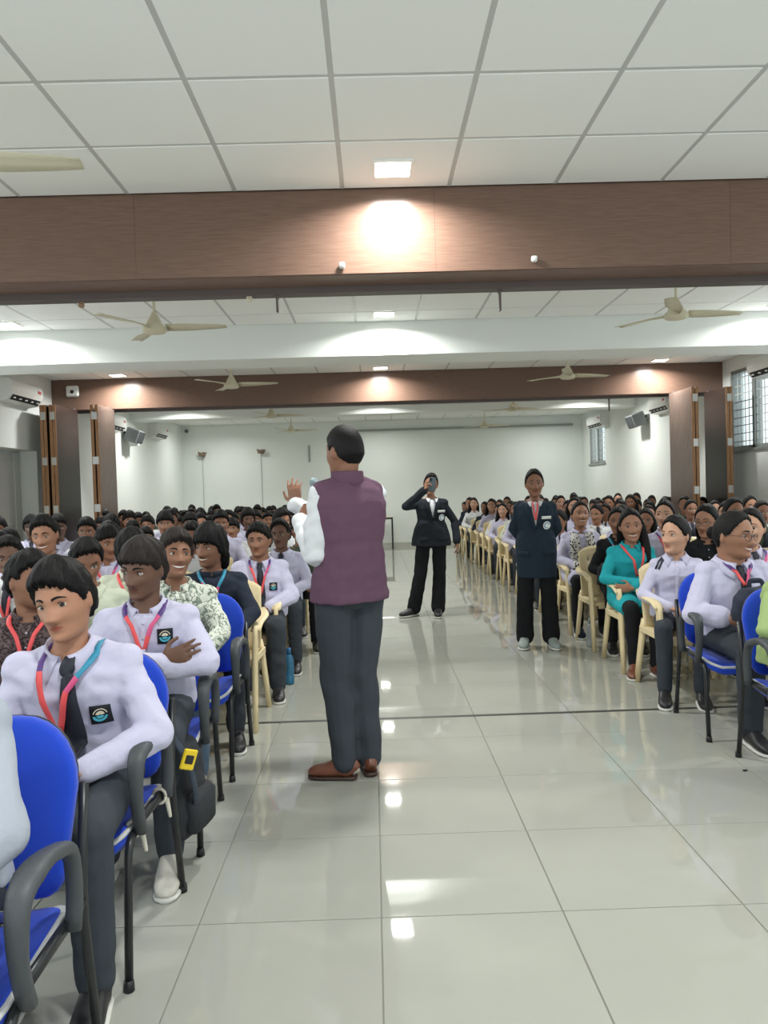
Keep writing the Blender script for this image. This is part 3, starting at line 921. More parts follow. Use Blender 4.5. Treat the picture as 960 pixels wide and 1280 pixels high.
def face_colour(L, skin, o):
    """albedo of the head skin from head-local positions: lips, brows, teeth, beard growth, eyes if too small to model"""
    X, Y, Z = L[:, 0], L[:, 1], L[:, 2]
    C = np.tile(np.array(skin[:3]), (len(L), 1))
    fr = (Y < -.02).astype(float)
    def mix(m, col):
        nonlocal C
        m = np.clip(m * fr, 0, 1)[:, None]; C = C * (1 - m) + np.array(col[:3]) * m
    sk = np.array(skin[:3]); hairc = np.array((.012, .01, .01))
    sm = o.get('smile', 0); hero = o.get('eyes3d', 0)
    b = o.get('beard', 0)
    if b:
        mix(b * .55 * sstep(-.055, -.085, Z) * (np.abs(X) < .06), sk * .35)
    if o.get('moustache', 0):
        mix(o['moustache'] * sstep(.4, .8, gz(X, Z, 0, -.050, .020, .0065)), hairc * 1.5)
    lz = -.061 + sm * 14 * X ** 2
    if not hero: mix(.75 * sstep(.45, .75, np.exp(-(X / (.019 + .007 * sm)) ** 2 / 2 * 1.0 - ((Z - lz) / .0075) ** 2 / 2)), o.get('lip', (sk[0] * .78, sk[1] * .50, sk[2] * .50)))
    if hero: pass
    elif sm > .5:
        mix(sstep(.0, .004, .0245 - np.abs(X)) * sstep(.0055, .0035, np.abs(Z - lz)), (.75, .72, .66))
    else:
        mix(.8 * sstep(0, .004, .022 - np.abs(X)) * sstep(.0028, .0012, np.abs(Z - lz)), sk * .28)
    for s in (-1, 1):
        bz = .0265 - 3.0 * (np.abs(X) - .032) ** 2 * 3 + 0.0
        w = .0048 if o.get('male', 1) else .0035
        if not hero: mix(.9 * sstep(w + .002, w - .001, np.abs(Z - bz)) * sstep(.019, .016, np.abs(X - s * .0325)), hairc * 1.3)
        if not o.get('eyes3d', 0):
            mix(sstep(.35, .6, gz(X, Z, s * .031, .003, .0115, .0058)), (.55, .52, .5))
            g = o.get('gaze', (0, 0))
            mix(sstep(.35, .6, gz(X, Z, s * .031 + g[0] * .006, .003 + g[1] * .002, .0052, .0058)), (.02, .014, .012))
            mix(.85 * sstep(.4, .7, gz(X, Z, s * .031, .0095, .0125, .0022)), hairc)
        mix(.5 * sstep(.4, .8, gz(X, Z, s * .009, -.0485, .004, .002)), sk * .25)
    return C

HAIRLINE = {   # azimuth 0 front .. pi back -> height of the hair edge
    'boy':  ([0, .35, .7, 1.0, 1.25, 1.6, 2.0, 2.6, pi], [.074, .072, .060, .042, .006, .018, -.045, -.075, -.080]),
    'bowl': ([0, .35, .7, 1.0, 1.25, 1.6, 2.0, 2.6, pi], [.046, .044, .038, .028, .000, .012, -.040, -.070, -.078]),
    'side': ([0, .35, .7, 1.0, 1.25, 1.6, 2.0, 2.6, pi], [.058, .054, .044, .026, -.004, .010, -.045, -.075, -.080]),
    'mop':  ([0, .35, .7, 1.0, 1.25, 1.6, 2.0, 2.6, pi], [.046, .042, .034, .016, -.035, -.040, -.085, -.11, -.115]),
    'man':  ([0, .35, .7, 1.0, 1.25, 1.6, 2.0, 2.6, pi], [.074, .070, .052, .040, .000, .018, -.038, -.066, -.070]),
    'girl': ([0, .35, .7, 1.0, 1.25, 1.6, 2.0, 2.6, pi], [.084, .078, .062, .034, .000, -.014, -.05, -.085, -.09]),
}
HAIRT = {'boy': .018, 'bowl': .021, 'side': .021, 'mop': .026, 'man': .011, 'girl': .011}

def hair_pts(style, seed, wide=1.0, lo=False, part=0):
    D, F = (HDL, HFL) if lo else (HD, HF)
    B = skull(D, wide); az = np.abs(np.arctan2(B[:, 0], -B[:, 1])); sgn = np.sign(B[:, 0])
    xs, ys = HAIRLINE[style]
    zl = np.interp(az, xs, ys)
    rnd = random.Random(seed); ph = [rnd.uniform(0, 6) for _ in range(6)]
    a2 = np.arctan2(B[:, 0], -B[:, 1])
    if style == 'boy': zl = zl + rnd.uniform(-.012, .006) * (az < 1.1)
    jag = .0035 * np.sin(a2 * 19 + ph[0]) + .003 * np.sin(a2 * 33 + ph[1])
    if style in ('side', 'mop', 'boy'): zl = zl + .012 * np.sin(a2 * 1.0 + ph[2]) * (az < 1.0)
    if style in ('girl', 'man'): jag = jag * .3
    m = sstep(-.002, .012 if style in ('girl', 'man') else .007, B[:, 2] - zl - jag)
    T = HAIRT[style]
    up = np.clip(B[:, 2] / .118, 0, 1)
    t = T * (.62 + .28 * up)
    if style == 'girl': t = T * (.8 + .3 * up); t = t - .004 * np.exp(-((B[:, 0] - part * .02) / .004) ** 2) * (B[:, 1] < .05) * sstep(.75, .9, up)
    else:
        t = t + (1 - up ** 3) * .0045 * np.sin(a2 * 9 + B[:, 2] * 40 + ph[3]) * (style != 'man') + (1 - up ** 3) * .003 * np.sin(a2 * 21 - B[:, 2] * 70 + ph[4]) * (style != 'man')
        t = t + (.006 * sstep(.02, .09, B[:, 2]) * (B[:, 1] < 0) if style in ('side', 'boy', 'mop') else 0)
    nrm = D / np.linalg.norm(D * np.array([1, .8, .7]), axis=1)[:, None]
    P = B * (0.86 + .14 * m)[:, None] + nrm * (t * m)[:, None]
    return P, F

def to_mesh(name, V, F, mats, smooth=True):
    me = bpy.data.meshes.new(name); me.from_pydata([tuple(v) for v in V], [], F)
    for m in (mats if isinstance(mats, (list, tuple)) else [mats]): me.materials.append(m)
    if smooth: me.polygons.foreach_set('use_smooth', [True] * len(me.polygons))
    me.update(); return me

def remesh(mb, name, m, voxel, smooth_it=2, fac=.5, fold=0.0, fseed=0, fscale=(7, 7, 15)):
    """fuse overlapping closed pieces into one continuous skin"""
    me = bpy.data.meshes.new('raw'); me.from_pydata(mb.v, [], mb.f); me.update()
    import bmesh
    bm = bmesh.new(); bm.from_mesh(me); bmesh.ops.recalc_face_normals(bm, faces=bm.faces); bm.to_mesh(me); bm.free()
    o = bpy.data.objects.new('raw', me); COL.objects.link(o)
    r = o.modifiers.new('r', 'REMESH'); r.mode = 'VOXEL'; r.voxel_size = voxel; r.use_smooth_shade = True
    if smooth_it:
        s = o.modifiers.new('s', 'SMOOTH'); s.iterations = smooth_it; s.factor = fac
    dg = bpy.context.evaluated_depsgraph_get()
    out = bpy.data.meshes.new_from_object(o.evaluated_get(dg)); out.name = name
    bpy.data.objects.remove(o); bpy.data.meshes.remove(me)
    out.materials.clear(); out.materials.append(m)
    n = len(out.vertices)
    if fold:
        co = np.empty(n * 3, np.float32); out.vertices.foreach_get('co', co); co = co.reshape(-1, 3)
        no = np.empty(n * 3, np.float32); out.vertices.foreach_get('normal', no); no = no.reshape(-1, 3)
        rr = random.Random(fseed); h = np.zeros(n)
        for q in range(9):       # soft creases from summed oblique waves
            k = np.array([rr.uniform(-1, 1) * fscale[0], rr.uniform(-1, 1) * fscale[1], rr.uniform(-1, 1) * fscale[2]]) * rr.uniform(1, 3.2)
            w = np.sin(co @ k * 2.2 + rr.uniform(0, 6) + 1.4 * np.sin(co @ np.roll(k, 1) * 1.1 + q))
            h += np.sign(w) * np.abs(w) ** 1.4 / 3.5
        co += no * (h * fold)[:, None]
        out.vertices.foreach_set('co', co.ravel()); out.update()
    out.polygons.foreach_set('use_smooth', [True] * len(out.polygons))
    return out

def rot_of(yaw=0, pitch=0, roll=0):
    return Matrix.Rotation(radians(yaw), 3, 'Z') @ Matrix.Rotation(radians(pitch), 3, 'X') @ Matrix.Rotation(radians(roll), 3, 'Y')

def hand(mb, W, d, n, side, curl=25, s=1.0, spread=6, thumb=.6, nseg=8):
    d = d.normalized(); n = (n - d * n.dot(d)).normalized(); lat = d.cross(n) * side
    P = W + d * .004
    mb.loft([P - d * .012, P, P + d * .03 * s, P + d * .065 * s, P + d * .088 * s, P + d * .094 * s],
            [(.018 * s, .014 * s), (.026 * s, .017 * s), (.037 * s, .017 * s), (.042 * s, .0145 * s), (.041 * s, .012 * s), (.03 * s, .007 * s)], side=lat, n=12)
    for k, (o, L, r) in enumerate(((.031, .068, .0090), (.0105, .078, .0094), (-.0105, .072, .0090), (-.031, .056, .0080))):
        b = P + d * (.084 - .004 * abs(k - 1)) * s + lat * o * s
        cd = (d + lat * math.tan(radians(spread)) * (o / .031)).normalized(); cn = n
        for q, fr in enumerate((.42, .33, .27)):
            a = radians(curl * (.7, 1.0, .8)[q] * (.85 + .12 * k))
            cd, cn = (cd * cos(a) + cn * sin(a)).normalized(), (cn * cos(a) - cd * sin(a)).normalized()
            e = b + cd * L * fr * s
            mb.capsule(b, e, r * s * (1 - .09 * q), r * s * (.91 - .09 * q), n=nseg); b = e
    b = P + d * .022 * s + lat * .030 * s
    t = (d * .62 + lat * .75 + n * .25 * (1 + thumb)).normalized(); e = b + t * .045 * s
    mb.capsule(b, e, .0125 * s, .0100 * s, n=nseg)
    t = (d * .85 + lat * (.45 - .5 * thumb) + n * .6 * thumb).normalized()
    mb.capsule(e, e + t * .038 * s, .0100 * s, .0080 * s, n=nseg)

V3 = lambda *a: Vector(a)
SEATED = dict(P=V3(0, .10, .545), N=V3(0, .055, 1.00), hips=.085,
              K=[V3(-.12, -.34, .525), V3(.12, -.34, .525)], A=[V3(-.12, -.32, .09), V3(.12, -.32, .09)], toe=[V3(-.13, -.52, .04), V3(.13, -.52, .04)],
              E=[V3(-.235, .02, .715), V3(.235, .02, .715)], Wr=[V3(-.10, -.20, .64), V3(.10, -.20, .64)],
              hd=[V3(.35, -1, -.1), V3(-.35, -1, -.1)], hn=[V3(0, 0, -1), V3(0, 0, -1)], curl=[25, 25], head=(0, 0, 0), hoff=V3(0, -.018, .142), seated=True)

def torso_sections(kind):
    if kind == 'f':
        return [(-.10, .105, .085), (0, .165, .115), (.2, .160, .112), (.42, .128, .092), (.62, .140, .108), (.74, .150, .115), (.88, .155, .090), (.95, .10, .066), (1.0, .052, .050)]
    if kind == 'h':   # heavy
        return [(-.10, .12, .10), (0, .19, .14), (.2, .195, .15), (.42, .19, .15), (.62, .19, .145), (.76, .192, .13), (.88, .185, .10), (.95, .12, .075), (1.0, .062, .058)]
    return [(-.10, .10, .085), (0, .155, .11), (.2, .150, .108), (.42, .142, .100), (.62, .160, .110), (.76, .170, .112), (.88, .168, .092), (.95, .11, .068), (1.0, .056, .054)]

class Person:
    """a posed figure; body, clothing and hair are children of an empty on the floor"""
    def __init__(s, label, loc, rz=0, kind='m', pose=None, voxel=.008, scale=1.0, hs=1.06, skin='tan', hair='boy', hseed=1, group=None, seed=1,
                 width=1.0, hairm=None, **o):
        s.p = dict(SEATED); s.p.update(pose or {}); s.o = o; s.kind = kind; s.vx = voxel; s.hs = hs; s.seed = seed; s.wd = width
        s.skin = SKIN[skin]; s.hairm = hairm or M_HAIR; s.style = hair; s.hseed = hseed
        s.root = thing('person', label, 'person', loc, rz, group); s.root.scale = (scale,) * 3
        p = s.p
        tdir = (p['N'] - p['P']); s.tl = tdir.length; up = tdir.normalized()
        sh = Vector(p.get('sh', (1, 0, 0))); s.sx = (sh - up * sh.dot(up)).normalized()
        s.fw = up.cross(s.sx)
        s.up = up
        hw = {'m': .165, 'f': .148, 'h': .178}[kind] * width
        c = p['P'].lerp(p['N'], .855)
        drop = p.get('shrug', [0, 0])
        s.S = [c - s.sx * hw + up * drop[0], c + s.sx * hw + up * drop[1]]
        s.R = rot_of(*p['head']); s.H = p['N'] + p['hoff']
        s.body(); s.dress()
    def limb_scale(s): return {'m': 1.0, 'f': .88, 'h': 1.18}[s.kind]
    def torso(s, mb, inf, t0=-.1, t1=1.0, n=20, bag=0.0, flare=0.0):
        p = s.p; pts = []; rad = []
        hipx = V3(1, 0, 0) if not s.p.get('hipdir') else Vector(s.p['hipdir'])
        bend = Vector(p.get('bend', (0, .02, 0)))
        secs = torso_sections(s.kind)
        if t0 < -.11:
            _, a0, b0 = secs[1]; secs = [(t0, a0 * .98, b0 * 1.0), (t0 * .55, a0 * 1.0, b0 * 1.02)] + secs[1:]
        for t, a, b in secs:
            if t < t0 - 1e-6 or t > t1 + 1e-6: continue
            q = p['P'].lerp(p['N'], t) + bend * sin(pi * min(1, max(0, t)))
            k = inf * (1 if t < .93 else .55)
            fl = flare * max(0, (.35 - t))
            pts.append(q); rad.append((a * s.wd + k + bag * (1 if t < .8 else .3) + fl, b * s.wd + k + bag * .7 * (1 if t < .8 else .2) + fl))
        # resample so rings follow closely
        P2 = []; R2 = []
        for i in range(len(pts) - 1):
            for q in (0, .5):
                P2.append(pts[i].lerp(pts[i + 1], q)); R2.append(tuple(np.array(rad[i]) * (1 - q) + np.array(rad[i + 1]) * q))
        P2.append(pts[-1]); R2.append(rad[-1])
        mb.loft(P2, R2, side=s.sx, n=n, power=.9)
    def arms(s, mb, r, upto=1.0, loose=0.0, cuff=None):
        ls = s.limb_scale()
        for k in (0, 1):
            S, E, Wr = s.S[k], s.p['E'][k], s.p['Wr'][k]
            r0, r1, r2 = (q * ls + loose for q in r)
            mb.capsule(S + (s.p['P'] - S) * .06, E, r0, r1)
            mb.capsule(S.lerp(s.p['N'], .40) - s.up * .025, S - s.up * .004, r0 * .92, r0 * .98)
            if upto > 0:
                e = E.lerp(Wr, upto); rr = r1 + (r2 - r1) * upto
                mb.capsule(E, e, r1, cuff if cuff else rr)
    def legs(s, mb, r, upto=1.0, hem=None, pelvis=True):
        ls = s.limb_scale() ** .8; p = s.p; hx = Vector(p.get('hipdir', (1, 0, 0))).normalized()
        for k in (0, 1):
            Hh = p['P'] + hx * (p['hips'] * (-1, 1)[k]) + V3(0, 0, -.01); K, A = p['K'][k], p['A'][k]
            mb.capsule(Hh, K, r[0] * ls, r[1] * ls)
            e = K.lerp(A, upto)
            mb.capsule(K, e, r[1] * ls, hem or r[2] * ls)
        if pelvis:
            P = p['P']; d = s.fw
            b = r[0] * ls
            mb.loft([P + V3(0, 0, -.10), P + V3(0, 0, -.06), P, P + s.up * .10, P + s.up * .13], [(.10, b * .9), (.16, b * 1.15), (.172 * s.wd, b * 1.3), (.152 * s.wd, b * 1.25), (.12 * s.wd, b)], side=hx, n=18)
    def body(s):
        p = s.p; mb = MB(); hs = s.hs
        s.torso(mb, -.014)
        s.arms(mb, (.043, .036, .026))
        s.legs(mb, (.070, .050, .034))
        # neck
        nk = {'m': .049, 'f': .042, 'h': .060}[s.kind] * hs
        base = p['N'] - s.up * .03; top = s.H + s.R @ (V3(0, .022, -.05) * hs)
        mb.loft([base - s.up * .03, base, base.lerp(top, .5), top, top + (top - base) * .2], [(nk * 1.35, nk * 1.1), (nk * 1.12, nk * 1.05), (nk, nk), (nk * 1.02, nk * 1.05), (nk * .8, nk * .8)], side=s.sx, n=18)
        lo = s.vx > .0095
        D, F = (HDL, HFL) if lo else (HD, HF)
        P = face(skull(D, s.o.get('fat', 1.0), s.o.get('jaw', 1.0)), s.o.get('smile', 0)) * hs
        M3 = np.array(s.R); Hn = np.array(s.H)
        mb.add([tuple(q) for q in P @ M3.T + Hn], F)
        for sd in (-1, 1):
            er = s.R @ Matrix.Rotation(sd * radians(22), 3, 'Z')
            mb.ball(s.H + s.R @ (V3(sd * .0755 * s.o.get('fat', 1.0), .012, -.004) * hs), .008 * hs, .019 * hs, .031 * hs, R=er)
        for k in (0, 1):
            Wr = p['Wr'][k]; d = Vector(p['hd'][k]); n = Vector(p['hn'][k])
            hand(mb, Wr, d, n, p.get('hside', (1, -1))[k], p['curl'][k], s=(.98 if s.kind != 'f' else .88) * p.get('hsc', 1), spread=p.get('spread', 5), thumb=p.get('thumb', (.6, .6))[k])
        for k in (0, 1):   # feet
            A, T = p['A'][k], p['toe'][k]
            mb.capsule(A + V3(0, 0, -.03), A.lerp(V3(T.x, T.y, A.z - .075), .42), .026, .013)
        me = remesh(mb, 'body', M_SKIN, s.vx, 1, .4)
        n = len(me.vertices); co = np.empty(n * 3, np.float32); me.vertices.foreach_get('co', co); co = co.reshape(-1, 3)
        L = ((co - Hn) @ M3) / hs
        C = np.tile(np.array(s.skin[:3]), (n, 1))
        on = (np.abs(L[:, 0]) < .1) & (np.abs(L[:, 2]) < .15) & (np.abs(L[:, 1]) < .14) & (L[:, 2] > -.135)
        C[on] = face_colour(L[on], s.skin, dict(s.o, male=s.kind != 'f'))
        a = me.color_attributes.new('Col', 'FLOAT_COLOR', 'POINT')
        a.data.foreach_set('color', np.concatenate([C, np.ones((n, 1))], 1).astype(np.float32).ravel())
        s.bodyo = obj('body', me, s.root)
        s.bvh = BVHTree.FromPolygons([tuple(c) for c in co], [tuple(q.vertices) for q in me.polygons])
        if s.o.get('eyes3d'): s.eyes(); s.features()
        # hair
        s.hairo = None
        Ph, Fh = hair_pts(s.style, s.hseed, s.o.get('fat', 1.0), lo, s.o.get('part', 0))
        s.hairo = obj('hair', to_mesh('hair', (Ph * hs) @ M3.T + Hn, Fh, s.hairm), s.root)
        s.longhair()
        if s.o.get('glasses'): s.glasses()
    def hl(s, x, y, z): return s.H + s.R @ (V3(x, y, z) * s.hs)
    def eyes(s):
        g = s.o.get('gaze', (0, 0))
        for sd in (-1, 1):
            o = s.hl(sd * .031, -.2, .004); d = s.R @ V3(0, 1, 0)
            h = s.bvh.ray_cast(o, d)[0]
            if h is None: continue
            c = h + d * .0055 * s.hs
            mb = MB(); nu, nv = 24, 20
            R2 = s.R
            ax = V3(g[0] * .55, -1, g[1] * .4).normalized()
            D, F = sphere_grid(nu, nv)
            vs = [c + R2 @ (V3(q[0] * .0142, q[1] * .0105, q[2] * (.0086 if q[2] > 0 else .0074)) * s.hs) for q in D]
            fm = []
            for f in F:
                q = Vector(np.mean([D[i] for i in f], axis=0)).normalized()
                fm.append(1 if q.dot(ax) > cos(radians(38)) else 0)
            me = to_mesh('eye', vs, F, [M_EYEW, M_IRIS]); me.polygons.foreach_set('material_index', fm)
            obj('eye', me, s.root)
            # upper lid line
            pts = []
            for q in range(9):
                a = radians(10 + 160 * q / 8); pts.append(c + R2 @ (V3(cos(a) * .0155, -.0085 - .0022 * sin(a), .002 + sin(a) * .0074) * s.hs))
            MB().loft(pts, [.0006] + [.0016] * 7 + [.0006], n=6).build('eyelid', mat('lash', srgb(30, 22, 20), rough=.6), s.root, True)
    def patch(s, name, mats, cols, rows_mat, off=.0012):
        """feature laid on the face: cols = list of (x, [z0..zn]) in head coordinates"""
        G = []
        d = s.R @ V3(0, 1, 0)
        for x, zs in cols:
            r = []
            for z in zs:
                o = s.hl(x, -.25, z); h = s.bvh.ray_cast(o, d)
                r.append((h[0] if h[0] is not None else s.hl(x, -.09, z)) - d * off)
            G.append(r)
        mb = MB(); mb.grid(G)
        o = mb.build(name, mats, s.root, True)
        nz = len(cols[0][1]) - 1
        for k, pl in enumerate(o.data.polygons): pl.material_index = rows_mat[k % nz]
        return o
    def features(s):
        sm = s.o.get('smile', 0); sk = s.skin
        lipm = mat('lip_%d' % int(sk[0] * 1000), (sk[0] * .80, sk[1] * .48, sk[2] * .50, 1), rough=.45)
        seam = mat('mouth_seam', srgb(58, 30, 28), rough=.6); teeth = mat('teeth', srgb(222, 216, 204), rough=.3)
        w = .024 + .011 * sm; cols = []; g = .0038 * sm
        for q in range(15):
            u = -1 + q / 7.0; x = u * w; k = 1 - u * u; lift = .008 * sm * u * u
            c = -.061 + lift; up_ = (.0065 + .0015 * (1 - abs(abs(u) - .25) * 2)) * k ** .7; lo_ = .0085 * k ** .8
            cols.append((x, [c + up_ + g * k, c + g * k + .0003, c - g * k - .0012 * k, c - g * k - lo_]))
        s.patch('mouth', [lipm, teeth if sm > .5 else seam, lipm], cols, [0, 1, 2])
        bm = M_HAIR
        for sd in (-1, 1):
            cols = []
            for q in range(9):
                u = q / 8.0; x = sd * (.013 + .038 * u); c = .021 + .010 * sin(pi * min(1, u * .75 + .15)) + (.003 if s.kind == 'f' else 0)
                hgt = (.0042 if s.kind != 'f' else .0028) * (1 - .75 * u ** 2)
                cols.append((x, [c + hgt, c - hgt]))
            s.patch('eyebrow', [bm], cols, [0], .0010)
    def glasses(s):
        mb = MB(); d = s.R @ V3(0, 1, 0)
        h = s.bvh.ray_cast(s.hl(0, -.25, .008), d)[0]; g = ((s.R.transposed() @ (h - s.H)).y / s.hs + .098) if h is not None else 0
        h2 = s.bvh.ray_cast(s.hl(.05, -.25, .012), d)[0]; g2 = (s.R.transposed() @ (h2 - s.H)).y / s.hs if h2 is not None else -.08
        g = min(g, g2 + .104 - .018) - .003
        for sd in (-1, 1):
            ring = [s.hl(sd * .033 + .024 * cos(a), g - .104 + .012 * abs(cos(a)) * (1 if cos(a) * sd > 0 else .2), .0 + .018 * sin(a)) for a in [2 * pi * q / 20 for q in range(21)]]
            mb.loft(ring, [.0023] * 21, n=6)
            mb.loft([s.hl(sd * .057, g - .092, .004), s.hl(sd * .080 * s.o.get('fat', 1), -.04, .006), s.hl(sd * .083 * s.o.get('fat', 1), .02, .004)], [.0016] * 3, n=6)
        mb.loft([s.hl(-.009, g - .106, .004), s.hl(0, g - .108, .007), s.hl(.009, g - .106, .004)], [.0016] * 3, n=6)
        mb.build('spectacles', M_GLASSES, s.root, True)
    def longhair(s):
        k = s.o.get('tress')
        if not k: return
        H = s.hl; dn = V3(0, 0, -1)
        if k == 'loose':       # falls behind the shoulders, one side forward
            b = MB()
            sd = s.o.get('tside', 1); q0 = H(0, .075, -.01); q1 = H(0, .09, -.10)
            b.loft([H(0, .05, .05), q0, q1, q1 + V3(0, .02, -.15), q1 + V3(0, .03, -.30), q1 + V3(0, .02, -.36)], [(.05, .03), (.085, .04), (.09, .035), (.10, .03), (.08, .025), (.03, .01)], side=s.R @ V3(1, 0, 0), n=16)
            a = H(sd * .074, .01, .0)
            b.loft([H(sd * .05, -.01, .075), a, H(sd * .085, .0, -.08), H(sd * .09, -.035, -.17), H(sd * .085, -.06, -.28), H(sd * .075, -.06, -.36)], [(.02, .02), (.03, .018), (.034, .022), (.036, .022), (.028, .018), (.008, .006)], n=12)
            a = H(-sd * .074, .02, 0)
            b.loft([H(-sd * .05, .0, .07), a, H(-sd * .08, .03, -.08), H(-sd * .085, .05, -.16)], [(.02, .018), (.026, .016), (.026, .018), (.02, .015)], n=12)
            b.build('tress', s.hairm, s.root, True)
        elif k == 'tail':
            c = H(0, .105, .02)
            MB().loft([H(0, .085, .03), c, c + V3(0, .025, -.06), c + V3(0, .02, -.18), c + V3(0, .0, -.28), c + V3(0, .0, -.32)], [.02, .03, .034, .032, .02, .005], n=12).build('tress', s.hairm, s.root, True)
            MB().loft([H(0, .094, .028), H(0, .108, .018)], [.026, .026], n=12).build('hair_band', M_BLACK, s.root, True)
        elif k == 'bun':
            MB().ball(H(0, .115, .01), .042, .032, .042).build('bun', s.hairm, s.root, True)
        elif k == 'back':      # tied low, thick braid over the back
            MB().loft([H(0, .07, -.02), H(0, .085, -.07), H(0, .09, -.11), H(0, .09, -.12) + V3(0, .03, -.15), H(0, .09, -.12) + V3(0, .03, -.30)], [(.05, .03), (.042, .032), (.03, .028), (.03, .028), (.012, .012)], side=s.R @ V3(1, 0, 0), n=12).build('tress', s.hairm, s.root, True)
        elif k == 'nape':      # shaggy ends over the neck
            MB().loft([H(0, .07, -.0), H(0, .088, -.06), H(0, .088, -.12), H(0, .085, -.155)], [(.06, .03), (.075, .03), (.066, .026), (.04, .012)], side=s.R @ V3(1, 0, 0), n=16).build('tress', s.hairm, s.root, True)
    # ------------------------------------------------------------ clothing
    def shirt(s, m, name='shirt', inf=.012, sleeve=1.0, bag=.014, t0=-.06, r=(.054, .054, .044), cuff=None, fold=.0045, flare=0.0, vx=None, arms=True):
        mb = MB()
        s.torso(mb, inf, t0, .97 if not s.o.get('hi') else 1.0, bag=bag, flare=flare)
        if arms: s.arms(mb, r, sleeve, 0, cuff)
        else:
            for k in (0, 1): mb.capsule(s.S[k].lerp(s.p['N'], .5) - s.up * .02, s.S[k].lerp(s.p['N'], .10) - s.up * .006, .068, .066); mb.capsule(s.S[k].lerp(s.p['N'], .12) - s.up * .01, s.S[k].lerp(s.p['P'], .25).lerp(s.p['N'].lerp(s.p['P'], .35), .30), .064, .08)
        v = vx or max(.008, s.vx * 1.1)
        me = remesh(mb, name, m, v, 3, .5, fold, s.seed)
        o = obj(name, me, s.root)
        s.cloth = BVHTree.FromPolygons([v.co[:] for v in me.vertices], [tuple(q.vertices) for q in me.polygons])
        return o
    def trousers(s, m, r=(.088, .068, .056), hem=None, upto=.97, fold=.003, name='trousers'):
        mb = MB(); s.legs(mb, r, upto, hem)
        return obj(name, remesh(mb, name, m, max(.009, s.vx * 1.15), 3, .5, fold, s.seed + 5), s.root)
    def shoes(s, m, sole=M_SOLE, big=1.0):
        for k in (0, 1):
            A, T = s.p['A'][k], s.p['toe'][k]
            d = V3(T.x - A.x, T.y - A.y, 0).normalized(); z0 = A.z - .09 + .001
            h = V3(A.x, A.y, 0) - d * .055
            sec = [(0, .026, .032), (.012, .036, .044), (.06, .039, .050), (.11, .043, .044), (.17, .047, .030), (.22, .046, .026), (.252, .036, .020), (.268, .014, .010)]
            b = MB(); b.loft([h + d * q * big + V3(0, 0, z0 + .012 + c) for q, a, c in sec], [(a * big, c) for q, a, c in sec], side=d.cross(V3(0, 0, 1)), n=16, power=.85)
            b.capsule(V3(A.x, A.y, z0 + .05), V3(A.x, A.y, z0 + .085), .042, .040)
            if s.vx > .012:
                b.build('shoe', m, s.root, True); continue
            o = obj('shoe', remesh(b, 'shoe', m, .008, 2), s.root)
            sb = MB(); sb.loft([h + d * q * big + V3(0, 0, z0 + .009) for q, a, c in sec], [(a * big * 1.06, .010) for q, a, c in sec], side=d.cross(V3(0, 0, 1)), n=16, power=.8)
            sb.build('sole', sole, o, True)
    def drape(s, name, m, pts, w, off=.004, parent=None, thick=.003, ref=None, sub=5, mi=None, seg_m=None):
        """flat band laid over the front of the clothing; pts are (x, z) in the figure's frame"""
        bv = ref or s.cloth; P = []
        for i in range(len(pts) - 1):
            for q in range(sub): P.append(((pts[i][0] + (pts[i + 1][0] - pts[i][0]) * q / sub), (pts[i][1] + (pts[i + 1][1] - pts[i][1]) * q / sub)))
        P.append(pts[-1][:2])
        if not isinstance(w, (list, tuple)): w = [w, w]
        rows = []; n = len(P)
        for i, (x, z) in enumerate(P):
            a = P[max(0, i - 1)]; b = P[min(n - 1, i + 1)]
            t = Vector((b[0] - a[0], b[1] - a[1])); t.normalize(); pr = Vector((t.y, -t.x))
            f = i / (n - 1) * (len(w) - 1); k = min(int(f), len(w) - 2); ww = w[k] + (w[k + 1] - w[k]) * (f - k)
            row = []
            for e in (-1, 0, 1):
                X, Z = x + pr.x * e * ww / 2, z + pr.y * e * ww / 2
                h = bv.ray_cast(V3(X, -1.5, Z), V3(0, 1, 0))
                if h[0] is None: row.append(None)
                else: row.append(h[0] + V3(0, -off, 0) + h[1] * off * .5)
            rows.append(row)
        last = None
        good = [q for q in rows if all(r is not None for r in q)]
        if len(good) < 2: return None
        mb = MB(); mb.grid(good, thick=-thick)
        if seg_m:
            ms = [q[1] for q in seg_m]
            o = mb.build(name, ms, parent or s.root, True)
            co = o.data.vertices
            for pl in o.data.polygons:
                z = sum(co[v].co.z for v in pl.vertices) / len(pl.vertices)
                for k, (zz, _) in enumerate(seg_m):
                    if z >= zz: pl.material_index = k; break
            return o
        return mb.build(name, m, parent or s.root, True)
    def fz(s, x, z, off=.004):
        h = s.cloth.ray_cast(V3(x, -1.5, z), V3(0, 1, 0))
        return (h[0] + V3(0, -off, 0), h[1]) if h[0] is not None else (None, None)
